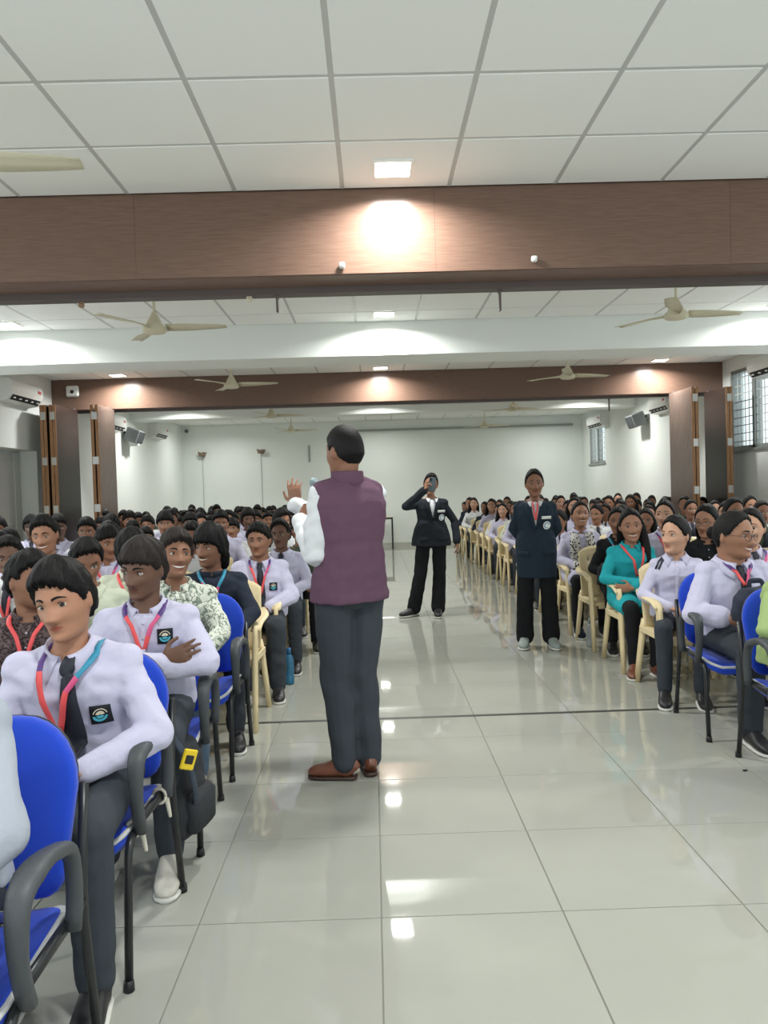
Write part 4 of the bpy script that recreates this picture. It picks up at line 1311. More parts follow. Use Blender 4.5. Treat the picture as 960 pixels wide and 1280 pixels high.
    def collar(s, m, open_=.16, big=1.0, stand=False, name='collar', rr=1.0):
        N = s.p['N'] - s.up * .016; G = []
        n = 29; c0 = open_
        r0 = {'m': .064, 'f': .056, 'h': .074}[s.kind] * s.hs * rr
        fw = s.sx.cross(s.up)
        for q in range(n):
            a = c0 + (2 * pi - 2 * c0) * q / (n - 1)            # 0 = front
            f = max(0, cos(a)); e = min(a - c0, 2 * pi - c0 - a); tip = max(0, 1 - e / .85)
            rad = lambda r, z, da=0.0: N + s.sx * (r * sin(a + da)) + fw * (r * cos(a + da) * .98) + s.up * z + V3(0, .008, 0)
            sg = 1 if a < pi else -1
            if stand: G.append([rad(r0 * 1.10, -.03), rad(r0 * 1.04, .012 * big), rad(r0 * 1.0, .045 * big), rad(r0 * .97, .050 * big)])
            else:
                out = rad(r0 * (1.5 + .30 * tip), 0, sg * .22 * tip)
                h = s.cloth.ray_cast(V3(out.x, out.y, N.z + .25), V3(0, 0, -1))
                z = max(h[0].z if h[0] is not None else -9, N.z - (.045 + .050 * tip) * big) + .007
                zz = (z - N.z)
                o2 = out.copy(); o2.z = z
                def lift(v, k=.006):
                    h = s.cloth.ray_cast(V3(v.x, v.y, N.z + .25), V3(0, 0, -1))
                    if h[0] is not None and h[0].z > N.z - .12: v.z = max(v.z, h[0].z + k)
                    return v
                mid = lift(rad(r0 * 1.24, max(.016 - .020 * f, zz * .4 + .008), sg * .10 * tip), .010)
                G.append([rad(r0 * 1.0, -.03), rad(r0 * .99, .030 - .024 * f), lift(rad(r0 * 1.08, .036 - .026 * f, sg * .04 * tip)), mid, o2])
        return MB().grid(G, thick=.003).build(name, m, s.root, True)
    def placket(s, m, x=0, z0=.95, z1=.66, btn=True):
        s.drape('placket', m, [(x, z0), (x, z1)], .028, off=.002, thick=.002)
        if btn:
            for k in range(5):
                z = z0 - .03 - (z0 - z1 - .05) * k / 4; c, nn = s.fz(x, z, .005)
                if c: MB().ball(c, .005, .003, .005, nu=8, nv=6).build('button', M_BUTTON, s.root, True)
    def tie(s, zl=.62, m=None, x=0.0):
        z = s.p['N'].z - .035
        s.drape('tie', m or M_TIECL, [(x, z), (x, z - .035), (x + .004, z - .05), (x + .008, z - .22), (x + .002, zl)], [.034, .044, .026, .050, .066, .072], off=.009, thick=.006)
    def lanyard(s, z1=.76, x1=0.0, w=.017, cols=None, card=False, spread=.075):
        z0 = s.p['N'].z + .004
        for sd in (-1, 1):
            cm = cols[0 if sd < 0 else 1] if cols else [(0, M_LAN_R)]
            s.drape('lanyard', None, [(sd * spread, z0), (sd * (spread + .006), z0 - .03), (x1 + sd * spread * .5, (z0 + z1) / 2), (x1 + sd * .006, z1)], w, off=.019, seg_m=cm)
        c, nn = s.fz(x1, z1 - .01, .012)
        if c:
            MB().rbox(c.x - .008, c.x + .008, c.y - .004, c.y + .003, c.z - .014, c.z + .014, .002).build('lanyard_clip', M_STEEL, s.root)
            if card: s.drape('id_card', M_WPLA, [(x1, z1 - .03), (x1, z1 - .11)], .06, off=.010)
    def emblem(s, x, z, w=.062):
        o = s.drape('emblem', M_PATCH, [(x, z + w * .5), (x, z - w * .5)], w * .95, off=.003, thick=.002)
        if not o: return
        c, nn = s.fz(x, z, .0075)
        if not c: return
        R = V3(0, -1, 0).rotation_difference(nn).to_matrix()
        def ring(nm, m, r0, r1, a0, a1, off):
            G = []
            for q in range(15):
                a = radians(a0 + (a1 - a0) * q / 14); G.append([c + R @ V3(r * cos(a) * w, -off, r * sin(a) * w) for r in (r0, r1)])
            MB().grid(G, thick=-.001).build(nm, m, o)
        ring('emblem_arc', M_TEALE, .25, .37, 190, 350, .001); ring('emblem_arc', M_PALEE, .31, .36, 15, 165, .001)
        ring('emblem_swoosh', M_TEALE, .05, .2, 200, 340, .001)
        ring('emblem_crest', M_PALEE, .04, .22, 10, 170, .001)
    def dress(s):
        f = s.o.get('outfit')
        if f: f(s)

# ---------------------------------------------------------------- outfits
LC = {'hero': ([(.93, M_LAN_V), (.90, M_LAN_R), (.0, M_LAN_R)], [(.91, M_LAN_B), (.86, M_LAN_P), (0, M_LAN_R)]),
      'mid': ([(.95, M_LAN_V), (0, M_LAN_R)], [(.95, M_LAN_V), (.88, M_LAN_P), (0, M_LAN_R)]),
      'blue': ([(.93, M_LAN_B), (0, M_LAN_P)], [(.90, M_LAN_B), (0, M_LAN_P)])}
def uniform(m=M_LILAC, tie=True, lan='mid', emb=True, tr=M_TROU, sleeve=.97, shoe=M_SHOEB, ex=.085, ez=.79, lz=.74, lx=0.0, cuffs=False, stripe=None, open_=False):
    def f(s):
        hero = s.vx < .009
        s.shirt(m, sleeve=sleeve, cuff=(.043 if sleeve > .9 else .056) * (1.2 if s.kind == 'h' else 1))
        s.collar(m, .16 if tie else .34)
        if hero: s.placket(m)
        if tie: s.tie()
        if lan: s.lanyard(z1=lz, x1=lx, cols=LC.get(lan))
        if emb: s.emblem(ex, ez)
        s.trousers(tr)
        s.shoes(shoe)
    return f
def tee(m, tr=M_BLACK, lan='blue', sleeve=.97, shoe=M_SHOEB, neck=True, coll=False, lz=.78, flare=0.0, t0=-.06, wide=.014):
    def f(s):
        s.shirt(m, sleeve=sleeve, t0=t0, flare=flare, bag=wide)
        if coll: s.collar(m, .4)
        elif neck: s.collar(m, .05, stand=True, name='neckband', rr=1.12, big=.25)
        if lan: s.lanyard(z1=lz, cols=LC.get(lan))
        s.trousers(tr); s.shoes(shoe)
    return f
CROSS = dict(E=[V3(-.255, -.10, .755), V3(.255, -.10, .755)], Wr=[V3(.085, -.165, .775), V3(-.07, -.185, .735)],
             hd=[V3(1, .05, .35), V3(-1, .05, .0)], hn=[V3(.1, 1, 0), V3(-.1, 1, 0)], hside=(1, -1), curl=[10, 20])
CLASP = dict(E=[V3(-.235, .0, .71), V3(.235, .0, .71)], Wr=[V3(-.07, -.19, .645), V3(.07, -.19, .645)], hd=[V3(.9, -.55, -.1), V3(-.9, -.55, -.05)], curl=[35, 35])
KNEES = dict(E=[V3(-.24, -.06, .73), V3(.24, -.06, .73)], Wr=[V3(-.12, -.27, .635), V3(.12, -.27, .635)], curl=[30, 30])
def P_(base=None, **k):
    d = dict(base or {}); d.update(k); return d
LEAN = dict(P=V3(0, .10, .545), N=V3(0, -.03, .985))
T = True

# ================================================================== LEFT BLOCK, picked out of the front rows
S_ = 'students seated in the left block'
G_ = 'students seated in the right block'
Person('student in pale white shirt at very front left, mostly out of frame, only sleeve seen', (LXC[0] - .04, LY[0] - .03, 0), rz=.05, kind='m', voxel=.008, skin='tan', hair='boy',
       outfit=uniform(M_WHITE_DIM, emb=False, lan=None, tie=False), pose=KNEES, seed=3, group=S_)
Person('boy in lilac shirt looking at the viewer, side-swept black hair, navy tie, blue-red lanyard', (LXC[0] + .05, LY[1] - .05, 0), rz=.06, voxel=.0055, scale=.975, hs=1.0, skin='tan', hair='side', hseed=4,
       eyes3d=1, gaze=(.95, .45), seed=11, group=S_, outfit=uniform(lan='hero', ex=.085, ez=.775, lz=.735, lx=-.035, shoe=M_SHOEB),
       pose=P_(CLASP, head=(-10, 8, -9), N=V3(-.02, -.015, .985), E=[V3(-.245, -.04, .70), V3(.25, -.04, .70)]))
Person('dark-skinned boy in lilac shirt with arms crossed and thick straight fringe', (LXC[0] + .04, LY[2] - .08, 0), rz=.10, voxel=.006, scale=.985, hs=1.0, skin='dark', hair='bowl', hseed=7,
       hairm=M_HAIRB, eyes3d=1, gaze=(-.9, .15), seed=12, group=S_, outfit=uniform(tie=False, lan='mid', ex=.085, ez=.865, lz=.82, shoe=M_SHOEW), pose=P_(CROSS, head=(-24, 12, 3), N=V3(0, .0, .995)))
Person('smiling boy in leaf-print shirt looking up to the right beside the arms-crossed boy', (LXC[0] - .05, LY[3] - .06, 0), rz=.12, voxel=.0065, scale=.965, hs=1.06, skin='brown', hair='side', hseed=9, hairm=M_HAIRB, smile=1,
       eyes3d=1, gaze=(.6, .2), seed=13, group=S_, outfit=uniform(M_PRINT, tie=False, lan=None, emb=False, tr=mat('blue_denim', srgb(84, 104, 126), rough=.9, bump=.3), shoe=M_SHOEW), pose=P_(KNEES, head=(22, -8, 6)))
def navytee(s):
    tee(M_NAVY, tr=M_TROU, lan='blue', lz=.80)(s)
    for txt, x, z, sz in (('M', .055, .80, .055), ('TER', .085, .745, .052)):
        c, nn = s.fz(x, z, .006)
        if not c: continue
        cu = bpy.data.curves.new('print_text', 'FONT'); cu.body = txt; cu.size = sz; cu.extrude = .0008; cu.align_x = 'CENTER'
        cu.materials.append(mat('print_white', srgb(214, 216, 220), rough=.8))
        tmp = bpy.data.objects.new('tmp', cu); COL.objects.link(tmp); me = bpy.data.meshes.new_from_object(tmp.evaluated_get(bpy.context.evaluated_depsgraph_get())); bpy.data.objects.remove(tmp); o = bpy.data.objects.new('print_text', me); COL.objects.link(o); o.parent = s.root; o.location = c + V3(0, -.004, 0); o.rotation_euler = (pi / 2, 0, .22)
Person('smiling long-haired boy in navy printed top with pink-blue lanyard looking left', (LXC[0] - .0, LY[4] - .20, 0), rz=.18, voxel=.007, scale=.965, hs=1.06, skin='brown', hair='mop', hseed=5, tress='nape', smile=.8,
       moustache=.6, beard=.6, eyes3d=1, gaze=(-.7, 0), seed=14, group=S_, outfit=navytee, pose=P_(KNEES, head=(-34, 4, 3)))
Person('round-faced boy in lilac shirt and dark tie behind the navy-top boy', (LXC[0] + .14, LY[5], 0), rz=.10, voxel=.007, scale=.94, hs=1.05, kind='h', width=.92, skin='brown', hair='boy', hseed=3, fat=1.1, eyes3d=1, gaze=(-.3, 0), seed=15, group=S_,
       outfit=uniform(ex=.10), pose=P_(CLASP, head=(-14, 2, 0)))
Person('dark-skinned boy in lilac shirt behind round-faced boy near the speaker', (LXC[0] + .20, LY[6], 0), rz=.05, voxel=.008, scale=.94, hs=1.04, skin='dark', hair='boy', hseed=8, moustache=.3, eyes3d=1, seed=16, group=S_,
       outfit=uniform(lan=None, emb=False), pose=P_(CLASP, head=(-12, 2, -3)))
Person('boy in olive green shirt half hidden behind the speaker', (LXC[0] + .29, LY[7], 0), rz=.10, voxel=.009, scale=.93, hs=1.04, skin='brown', hair='boy', hseed=12, seed=17, group=S_, outfit=tee(M_OLIVE, lan=None, sleeve=.55), pose=P_(KNEES, head=(20, 2, 0)))
Person('boy in dark floral shirt turned away to the right with red lanyard', (LXC[1] + .12, LY[2] - .02, 0), rz=.20, voxel=.0065, scale=.94, hs=1.02, skin='brown', hair='boy', hseed=21, moustache=.5, beard=.7, eyes3d=1, gaze=(.5, .1), seed=18, group=S_,
       outfit=uniform(M_FLORAL, tie=False, emb=False, lan='red', lz=.82), pose=P_(CLASP, head=(52, 4, 0)))
Person('boy in pale green jacket behind the front boy, face hidden', (LXC[1] + .06, LY[3], 0), rz=.2, voxel=.008, scale=.95, hs=1.04, skin='brown', hair='boy', hseed=22, hairm=M_HAIR, seed=19, group=S_, outfit=uniform(M_MINT, tie=False, emb=False, lan=None), pose=P_(CLASP, head=(15, 22, 0)))
Person('boy in pale green shirt with parted hair looking right', (LXC[1] + .04, LY[4], 0), rz=.15, voxel=.0075, scale=.95, hs=1.04, skin='mid', hair='mop', hseed=23, eyes3d=1, gaze=(.4, 0), seed=20, group=S_, outfit=uniform(M_MINT, tie=False, emb=False, lan='red', lz=.8), pose=P_(CLASP, head=(36, 5, 2)))
Person('smiling boy with raised head and lilac shirt in the left crowd, eyes narrowed', (LXC[2] - .20, LY[5] - .1, 0), voxel=.0075, scale=1.02, hs=1.08, skin='mid', hair='boy', hseed=24, smile=1, moustache=.4, eyes3d=1, gaze=(0, -.7), seed=21, group=S_, outfit=uniform(emb=False), pose=P_(CLASP, head=(6, 8, -4)))
Person('boy in striped lilac shirt with red collar looking right, left crowd', (LXC[1] - .42, LY[5] + .12, 0), rz=.2, voxel=.008, scale=.95, hs=1.06, skin='brown', hair='boy', hseed=25, eyes3d=1, seed=22, group=S_, outfit=uniform(tie=False, emb=False), pose=P_(CLASP, head=(30, 10, 0)))
Person('grinning boy with short fringe at far left edge of the left crowd', (LXC[2] - .14, LY[4] + .02, 0), voxel=.0075, scale=.93, hs=1.08, skin='dark', hair='boy', hseed=26, smile=1, eyes3d=1, seed=23, group=S_, outfit=uniform(M_WHITE, emb=False), pose=P_(CLASP, head=(16, 10, 0)))
HEROES = {('L', 0, 0), ('L', 1, 0), ('L', 2, 0), ('L', 3, 0), ('L', 4, 0), ('L', 5, 0), ('L', 6, 0), ('L', 7, 0), ('L', 2, 1), ('L', 3, 1), ('L', 4, 1), ('L', 5, 2), ('L', 5, 1), ('L', 4, 2)}

# ================================================================== RIGHT BLOCK, picked out
Person('person in light green sweater with folded arms at right edge of the frame', (RXC[0] - .035, RY[0] + .02, 0), rz=-.12, kind='f', width=1.12, voxel=.007, scale=.95, hs=1.14, skin='light', hair='girl', tress='back', eyes3d=1, gaze=(-.5, 0), seed=31, group=G_,
       outfit=tee(M_LIME, tr=M_BLACK, lan=None, wide=.030, shoe=M_SHOEW), pose=P_(CROSS, head=(-15, 4, 0), A=[V3(-.16, -.22, .09), V3(.10, -.22, .09)]))
Person('girl with spectacles in lilac shirt smiling to the right, navy bag in her arms', (RXC[0] - .02, RY[1], 0), rz=.06, kind='h', width=.93, voxel=.0065, scale=.955, hs=1.16, skin='mid', hair='girl', tress='bun', fat=1.14, smile=.9, glasses=1, eyes3d=1, gaze=(.5, 0), seed=32, group=G_,
       outfit=uniform(sleeve=.50, emb=False, lan='mid', lz=.86, tr=M_TROU), pose=P_(CLASP, head=(30, 2, 3), E=[V3(-.29, -.03, .70), V3(.29, -.03, .70)], Wr=[V3(-.06, -.20, .67), V3(.08, -.19, .66)]))
def sailor(s):
    uniform(tie=False, lan=None, emb=False)(s)
    for k in (0, 1): s.drape('stripe', M_TIECL, [(-.05 - .022 * k, 1.0), (-.10 - .022 * k, .955), (-.125 - .02 * k, .90)], .010)
Person('girl in lilac shirt with navy shoulder stripes looking left, hair pulled back', (RXC[0] - .06, RY[2] - .02, 0), rz=-.30, kind='f', voxel=.0065, scale=.92, hs=1.16, skin='light', hair='girl', tress='bun', eyes3d=1, gaze=(-.6, .2), seed=33, group=G_,
       outfit=sailor, pose=P_(CLASP, head=(-40, 0, 0)))
def kurta(m, scarf=None, lan=None, tr=M_BLACK, coll=False, shoe=M_SHOEB):
    def f(s):
        s.shirt(m, t0=-.10, bag=.016, sleeve=.92, cuff=.040)
        s.collar(m, .25, big=.5, name='neckline')
        if lan: s.lanyard(z1=.74, x1=.03, cols=LC.get(lan))
        s.trousers(tr)
        mb = MB()      # skirt of the kurta over the thighs
        p = s.p
        for k in (0, 1):
            h_ = p['P'] + V3((-1, 1)[k] * .085, 0, .005)
            mb.capsule(h_, h_.lerp(p['K'][k], .72), .108, .090)
        mb.loft([p['P'] + V3(0, -.05, -.03), p['P'] + V3(0, -.28, -.035)], [(.15, .07), (.13, .055)], side=(1, 0, 0), n=16)
        obj('kurta_skirt', remesh(mb, 'kurta_skirt', m, .010, 4, .5, .003, s.seed), s.root)
        s.shoes(shoe)
        if scarf:
            for sd in (-1, 1):
                s.drape('scarf', scarf, [(sd * .055, s.p['N'].z + .005), (sd * .075, .90), (sd * .07, .72), (sd * .08, .60)], [.075, .085, .095, .10], off=.014, thick=.010)
    return f
Person('smiling girl in teal kurta with long black hair and folded arms', (RXC[0] - .10, RY[3] - .05, 0), rz=-.12, kind='f', voxel=.0065, scale=.95, hs=1.12, skin='mid', hair='girl', tress='loose', tside=1, part=1, smile=1, eyes3d=1, gaze=(-.1, 0), seed=34, group=G_,
       outfit=kurta(M_TEAL, lan='red', shoe=M_SHOEBR), pose=P_(CROSS, head=(-4, 4, -4), E=[V3(-.225, -.03, .72), V3(.225, -.03, .72)], Wr=[V3(.06, -.20, .69), V3(-.05, -.22, .665)], K=[V3(-.09, -.36, .525), V3(.10, -.36, .525)], A=[V3(-.06, -.30, .09), V3(.09, -.34, .09)]))
Person('girl in black jacket with blue lanyard beside the teal-kurta girl', (RXC[0] + .06, RY[4] - .02, 0), rz=-.18, kind='f', voxel=.007, scale=.95, hs=1.04, skin='brown', hair='girl', tress='tail', eyes3d=1, gaze=(-.3, 0), seed=35, group=G_,
       outfit=tee(M_BLACK, lan='blue', coll=True), pose=P_(CLASP, head=(-12, 4, 0)))
Person('girl with black check scarf over a white kurta, smiling upward', (RXC[0] - .06, RY[5] - .05, 0), rz=-.05, kind='f', voxel=.007, scale=.98, hs=1.08, skin='mid', hair='girl', tress='back', smile=.8, eyes3d=1, gaze=(.1, .5), seed=36, group=G_,
       outfit=kurta(M_LILAC, scarf=M_SCARFC, shoe=M_NAVY), pose=P_(CLASP, head=(2, -8, 0)))
Person('girl in lilac shirt with tied hair in profile behind spectacled girl', (RXC[1] - .12, RY[2], 0), rz=-.1, kind='f', voxel=.007, scale=.95, hs=1.12, skin='light', hair='girl', tress='bun', eyes3d=1, gaze=(-.4, 0), seed=37, group=G_, outfit=uniform(), pose=P_(CLASP, head=(-32, 2, 0)))
Person('girl with spectacles and dark hair looking left, second seat from the aisle', (RXC[1] - .08, RY[3], 0), rz=-.3, kind='f', voxel=.0075, scale=.96, hs=1.12, skin='mid', hair='girl', tress='loose', tside=1, glasses=1, eyes3d=1, gaze=(-.5, 0), seed=38, group=G_, outfit=uniform(M_BLACK, tie=False, emb=False, lan=None), pose=P_(CLASP, head=(-30, 6, 0)))
Person('girl in lilac shirt with black waistcoat and tie looking left', (RXC[1] - .08, RY[4] + .05, 0), rz=-.15, kind='f', voxel=.0075, scale=.98, hs=1.08, skin='light', hair='girl', tress='tail', eyes3d=1, gaze=(-.5, .1), seed=39, group=G_, outfit=uniform(), pose=P_(CLASP, head=(-26, -4, 0)))
HEROES |= {('R', 0, 0), ('R', 1, 0), ('R', 2, 0), ('R', 3, 0), ('R', 4, 0), ('R', 5, 0), ('R', 2, 1), ('R', 3, 1), ('R', 4, 1)}

# ================================================================== THE THREE STANDING FIGURES
def local(rz, dx, dy, z):
    """offset in hall axes -> figure axes for a figure turned by rz"""
    return V3(dx * cos(-rz) - dy * sin(-rz), dx * sin(-rz) + dy * cos(-rz), z)
# --- speaker
rz = radians(211)
def speaker_outfit(s):
    s.shirt(M_WHITE, inf=.0, sleeve=.99, cuff=.048, r=(.062, .070, .054), fold=.007, bag=-.004)
    s.collar(M_WHITE, .2, stand=True, name='shirt_collar', rr=1.0)
    keep = s.cloth
    s.shirt(M_VEST, 'vest', arms=False, t0=-.115, bag=.022, fold=.0035, flare=.055)
    s.collar(M_VEST, .25, stand=True, name='vest_collar', rr=1.14)
    s.trousers(M_TROU, r=(.098, .084, .070), hem=.066, upto=.99, fold=.005)
    s.shoes(M_SHOEBR, mat('dark_sole', srgb(60, 40, 32), rough=.5), .90)
Person('speaker in plum waistcoat and white shirt, back to the viewer, holding a microphone', (-.13, 3.76, 0), rz=rz, voxel=.0065, hs=1.05, skin='brown', hair='man', hseed=2, seed=41, kind='m', width=.95, eyes3d=0, moustache=.5,
       outfit=speaker_outfit,
       pose=dict(P=V3(0, .0, .935), N=V3(0, .005, 1.475), hips=.092, bend=(0, .025, 0),
                 K=[local(rz, .045, .02, .50), local(rz, -.075, -.02, .50)], A=[local(rz, .075, .0, .092), local(rz, -.045, -.06, .092)],
                 toe=[local(rz, .05, .22, .03), local(rz, -.30, -.02, .03)],
                 E=[local(rz, -.02, .33, 1.20), local(rz, -.150, -.085, 1.115)], Wr=[local(rz, -.285, .34, 1.345), local(rz, -.245, .165, 1.262)],
                 hd=[local(rz, -.1, .1, 1), local(rz, .35, .1, .55)], hn=[local(rz, .3, .9, 0), local(rz, .3, .9, .1)], hside=(1, -1), curl=[18, 62], spread=10, thumb=(.3, .9), head=(14, 3, 0), hoff=V3(0, -.012, .130)))
# microphone in his left hand
mz = Matrix.Rotation(rz, 3, 'Z')
_w = V3(-.312, 3.975, 1.315); _d = V3(.05, .03, 1).normalized()
t = thing('microphone', 'black handheld microphone with pale wire-mesh head held by the speaker', 'microphone', _w - _d * .07, 0)
_q = V3(0, 0, 1).rotation_difference(_d); t.rotation_mode = 'QUATERNION'; t.rotation_quaternion = _q
MB().loft([(0, 0, 0), (0, 0, .01), (0, 0, .10), (0, 0, .175), (0, 0, .19)], [.010, .0125, .014, .018, .021], n=16).build('handle', M_DARK, t, True)
MB().loft([(0, 0, .188), (0, 0, .198)], [.0245, .0245], n=18).build('collar_ring', M_STEEL, t, True)
MB().ball((0, 0, .215), .026, .026, .030, 18, 14).build('mesh_head', mat('mic_mesh', srgb(150, 166, 172), rough=.4, metal=.6, bump=.6, bscale=500), t, True)

# --- girls in blazers
def blazer(hem, vz, badge=True, lan=True, shoe=M_SHOEB, tr=M_BLACK, flare=.05, disc=True, bx=.085, cloth=M_SUIT):
    def f(s):
        s.shirt(cloth, 'blazer', sleeve=1.0, t0=hem, bag=.013, r=(.054, .053, .047), cuff=.046, flare=flare, fold=.003)
        N = s.p['N']
        s.drape('shirt_front', M_WHITE, [(0, N.z + .01), (0, N.z - .06), (0, vz)], [.085, .088, .012], off=.004)
        for sd in (-1, 1):
            s.drape('lapel', cloth, [(sd * .058, N.z + .015), (sd * .062, N.z - .09), (sd * .006, vz - .015)], [.030, .058, .020], off=.010, thick=.005)
            s.drape('shirt_collar', M_WHITE, [(sd * .040, N.z + .022), (sd * .046, N.z - .02), (sd * .040, N.z - .07)], [.034, .050, .012], off=.014)
        if lan:
            for sd in (-1, 1): s.drape('lanyard', M_LAN_R, [(sd * .026, N.z + .005), (sd * .014, N.z - .10), (0, vz + .06)], .013, off=.017)
        for q in range(2):
            c, nn = s.fz(0, vz - .05 - .13 * q, .006)
            if c: MB().ball(c, .009, .004, .009, 10, 6).build('button', M_DARK, s.root, True)
        if badge:
            s.drape('name_tag', M_WPLA, [(bx - .035, N.z - .165), (bx + .045, N.z - .165)], .026, off=.012)
            c, nn = s.fz(bx + .01, N.z - .235, .012)
            if c:
                R = V3(0, 0, 1).rotation_difference(nn).to_matrix(); b = MB()
                b.loft([c, c + nn * .004], [.036, .036], n=24); o = b.build('round_badge', M_WPLA, s.root)
                G = [[c + nn * .0052 + R @ V3(r * cos(a), r * sin(a), 0) for r in (.019, .028)] for a in [radians(40 + 290 * q / 20) for q in range(21)]]
                MB().grid(G, thick=.001).build('badge_ring', mat('badge_blue', srgb(112, 164, 196), rough=.5), o)
        for sd in (-1, 1):
            s.drape('pocket_flap', cloth, [(sd * .06, s.p['P'].z + .0), (sd * .15, s.p['P'].z + .0)], .04, off=.005, thick=.005)
        s.trousers(tr, r=(.094, .082, .078), hem=.080, upto=1.0); s.shoes(shoe, M_SOLE, 1.0)
    return f
Person('girl in long navy blazer standing in the aisle, hands behind back, pale shoes', (1.42, 6.66, 0), rz=radians(-10), kind='f', voxel=.007, width=1.0, scale=.985, hs=1.02, skin='brown', hair='girl', tress='back', part=0, eyes3d=1, smile=.3, seed=42,
       outfit=blazer(-.46, 1.08, shoe=M_SHOEG, flare=-.02),
       pose=dict(P=V3(0, 0, .845), N=V3(0, .01, 1.325), K=[V3(-.105, -.005, .46), V3(.105, -.005, .46)], A=[V3(-.115, .01, .092), V3(.115, .01, .092)], toe=[V3(-.14, -.2, .03), V3(.16, -.2, .03)],
                 E=[V3(-.195, .07, 1.06), V3(.195, .07, 1.06)], Wr=[V3(-.07, .17, .88), V3(.07, .17, .88)], hd=[V3(.8, .1, -.4), V3(-.8, .1, -.4)], hn=[V3(0, -1, 0), V3(0, -1, 0)], head=(2, 4, -2), hoff=V3(0, -.012, .135)))
Person('girl in black suit raising a phone before her face in the far aisle', (.66, 8.5, 0), rz=radians(-2), kind='f', voxel=.007, hs=1.0, skin='mid', hair='girl', tress='tail', eyes3d=1, seed=43,
       outfit=blazer(-.17, 1.10, lan=False, flare=.075, tr=M_BLACK, cloth=mat('black_suit_cloth', srgb(38, 42, 48), rough=.88, spec=.2, bump=.25, bscale=30)),
       pose=dict(P=V3(-.02, 0, .87), N=V3(-.01, .0, 1.34), K=[V3(-.155, -.02, .47), V3(.06, -.01, .47)], A=[V3(-.235, .02, .092), V3(.035, -.02, .092)], toe=[V3(-.40, -.12, .03), V3(.02, -.24, .03)],
                 E=[V3(-.30, -.14, 1.235), V3(.25, .04, 1.05)], Wr=[V3(-.095, -.23, 1.405), V3(.265, -.03, .835)], hd=[V3(.45, -.1, .75), V3(.0, -.12, -1)], hn=[V3(.6, -.1, -.5), V3(-1, 0, 0)], curl=[55, 22], hside=(-1, 1), head=(0, 6, 8), hoff=V3(0, -.012, .135)))
t = thing('mobile_phone', 'dark mobile phone held up by the girl in the black suit', 'phone', (.645, 8.245, 1.47), radians(-4)); t.rotation_euler[1] = radians(8)
MB().rbox(-.037, .037, -.0045, .0045, -.078, .078, .004).build('phone_body', M_PHONE, t)
MB().rbox(-.032, -.005, -.0065, -.004, .035, .07, .001).build('camera_bump', M_DARK, t)
MB().box(-.034, .034, .0045, .005, -.073, .073).build('screen', mat('phone_screen', srgb(120, 136, 140), rough=.15), t)

# ================================================================== THE REST OF THE AUDIENCE
MALES = [('boy', 'tan', 'black crop'), ('side', 'brown', 'side-swept hair'), ('mop', 'dark', 'long fringe'), ('boy', 'brown', 'short hair'), ('side', 'mid', 'combed fringe'), ('boy', 'dark', 'cropped hair')]
FEMS = [('tail', 'mid', 'ponytail'), ('loose', 'light', 'loose long hair'), ('bun', 'brown', 'hair bun'), ('back', 'mid', 'braided hair'), ('loose', 'brown', 'open hair'), ('tail', 'light', 'tied hair')]
def simple(lan=True):
    def f(s):
        s.shirt(M_LILAC, vx=max(.010, s.vx)); s.collar(M_LILAC, .2)
        if lan: s.tie()
        s.trousers(M_TROU)
        s.shoes(M_SHOEB)
    return f
PROTO = {'L': {}, 'R': {}}
def proto(side, k, far):
    key = (k, far)
    if key in PROTO[side]: return PROTO[side][key]
    rnd = random.Random(k * 7 + (1 if side == 'R' else 0) + 50 * far)
    yaw = (rnd.uniform(-6, 30) if side == 'L' else rnd.uniform(-40, 4)); pit = rnd.uniform(0, 10)
    if side == 'L':
        h, sk, _ = MALES[k]
        p = Person('student', (0, 0, -50), voxel=.0135 if far else .0095, hs=1.02, skin=sk, hair=h, hseed=k + 30, smile=1 if k in (0, 3) else 0, moustache=.4 if k % 2 else 0, seed=60 + k, outfit=simple(k % 2 == 0), pose=P_(CLASP, head=(yaw, pit, rnd.uniform(-4, 4))))
    else:
        tr, sk, _ = FEMS[k]
        p = Person('student', (0, 0, -50), kind='f', voxel=.0135 if far else .0095, hs=1.02, skin=sk, hair='girl', tress=tr, tside=(-1) ** k, hseed=k + 40, smile=1 if k in (1, 3) else 0, seed=80 + k, outfit=simple(k % 2 == 0), pose=P_(CLASP, head=(yaw, pit, rnd.uniform(-4, 4))))
    PROTO[side][key] = p.root
    return p.root
SHIRTS = [('lilac shirt', None), ('lilac shirt', None), ('lilac shirt', None), ('white shirt', M_WHITE), ('lilac shirt', None), ('pale green shirt', M_MINT), ('lilac shirt', None), ('dark shirt', M_NAVY), ('white shirt', M_WHITE), ('olive shirt', M_OLIVE)]
def px_of(x, y, z):
    v = _rot @ (Vector((x, y, z)) - CAM_LOC)
    return 480 + FPX * v.x / -v.z, 640 - FPX * v.y / -v.z
far_me = None
NUM = 'zero one two three four five six seven eight nine ten eleven twelve thirteen fourteen fifteen sixteen seventeen eighteen nineteen twenty twenty-one'.split()
used = set()
rnd = random.Random(11)
prev = {}
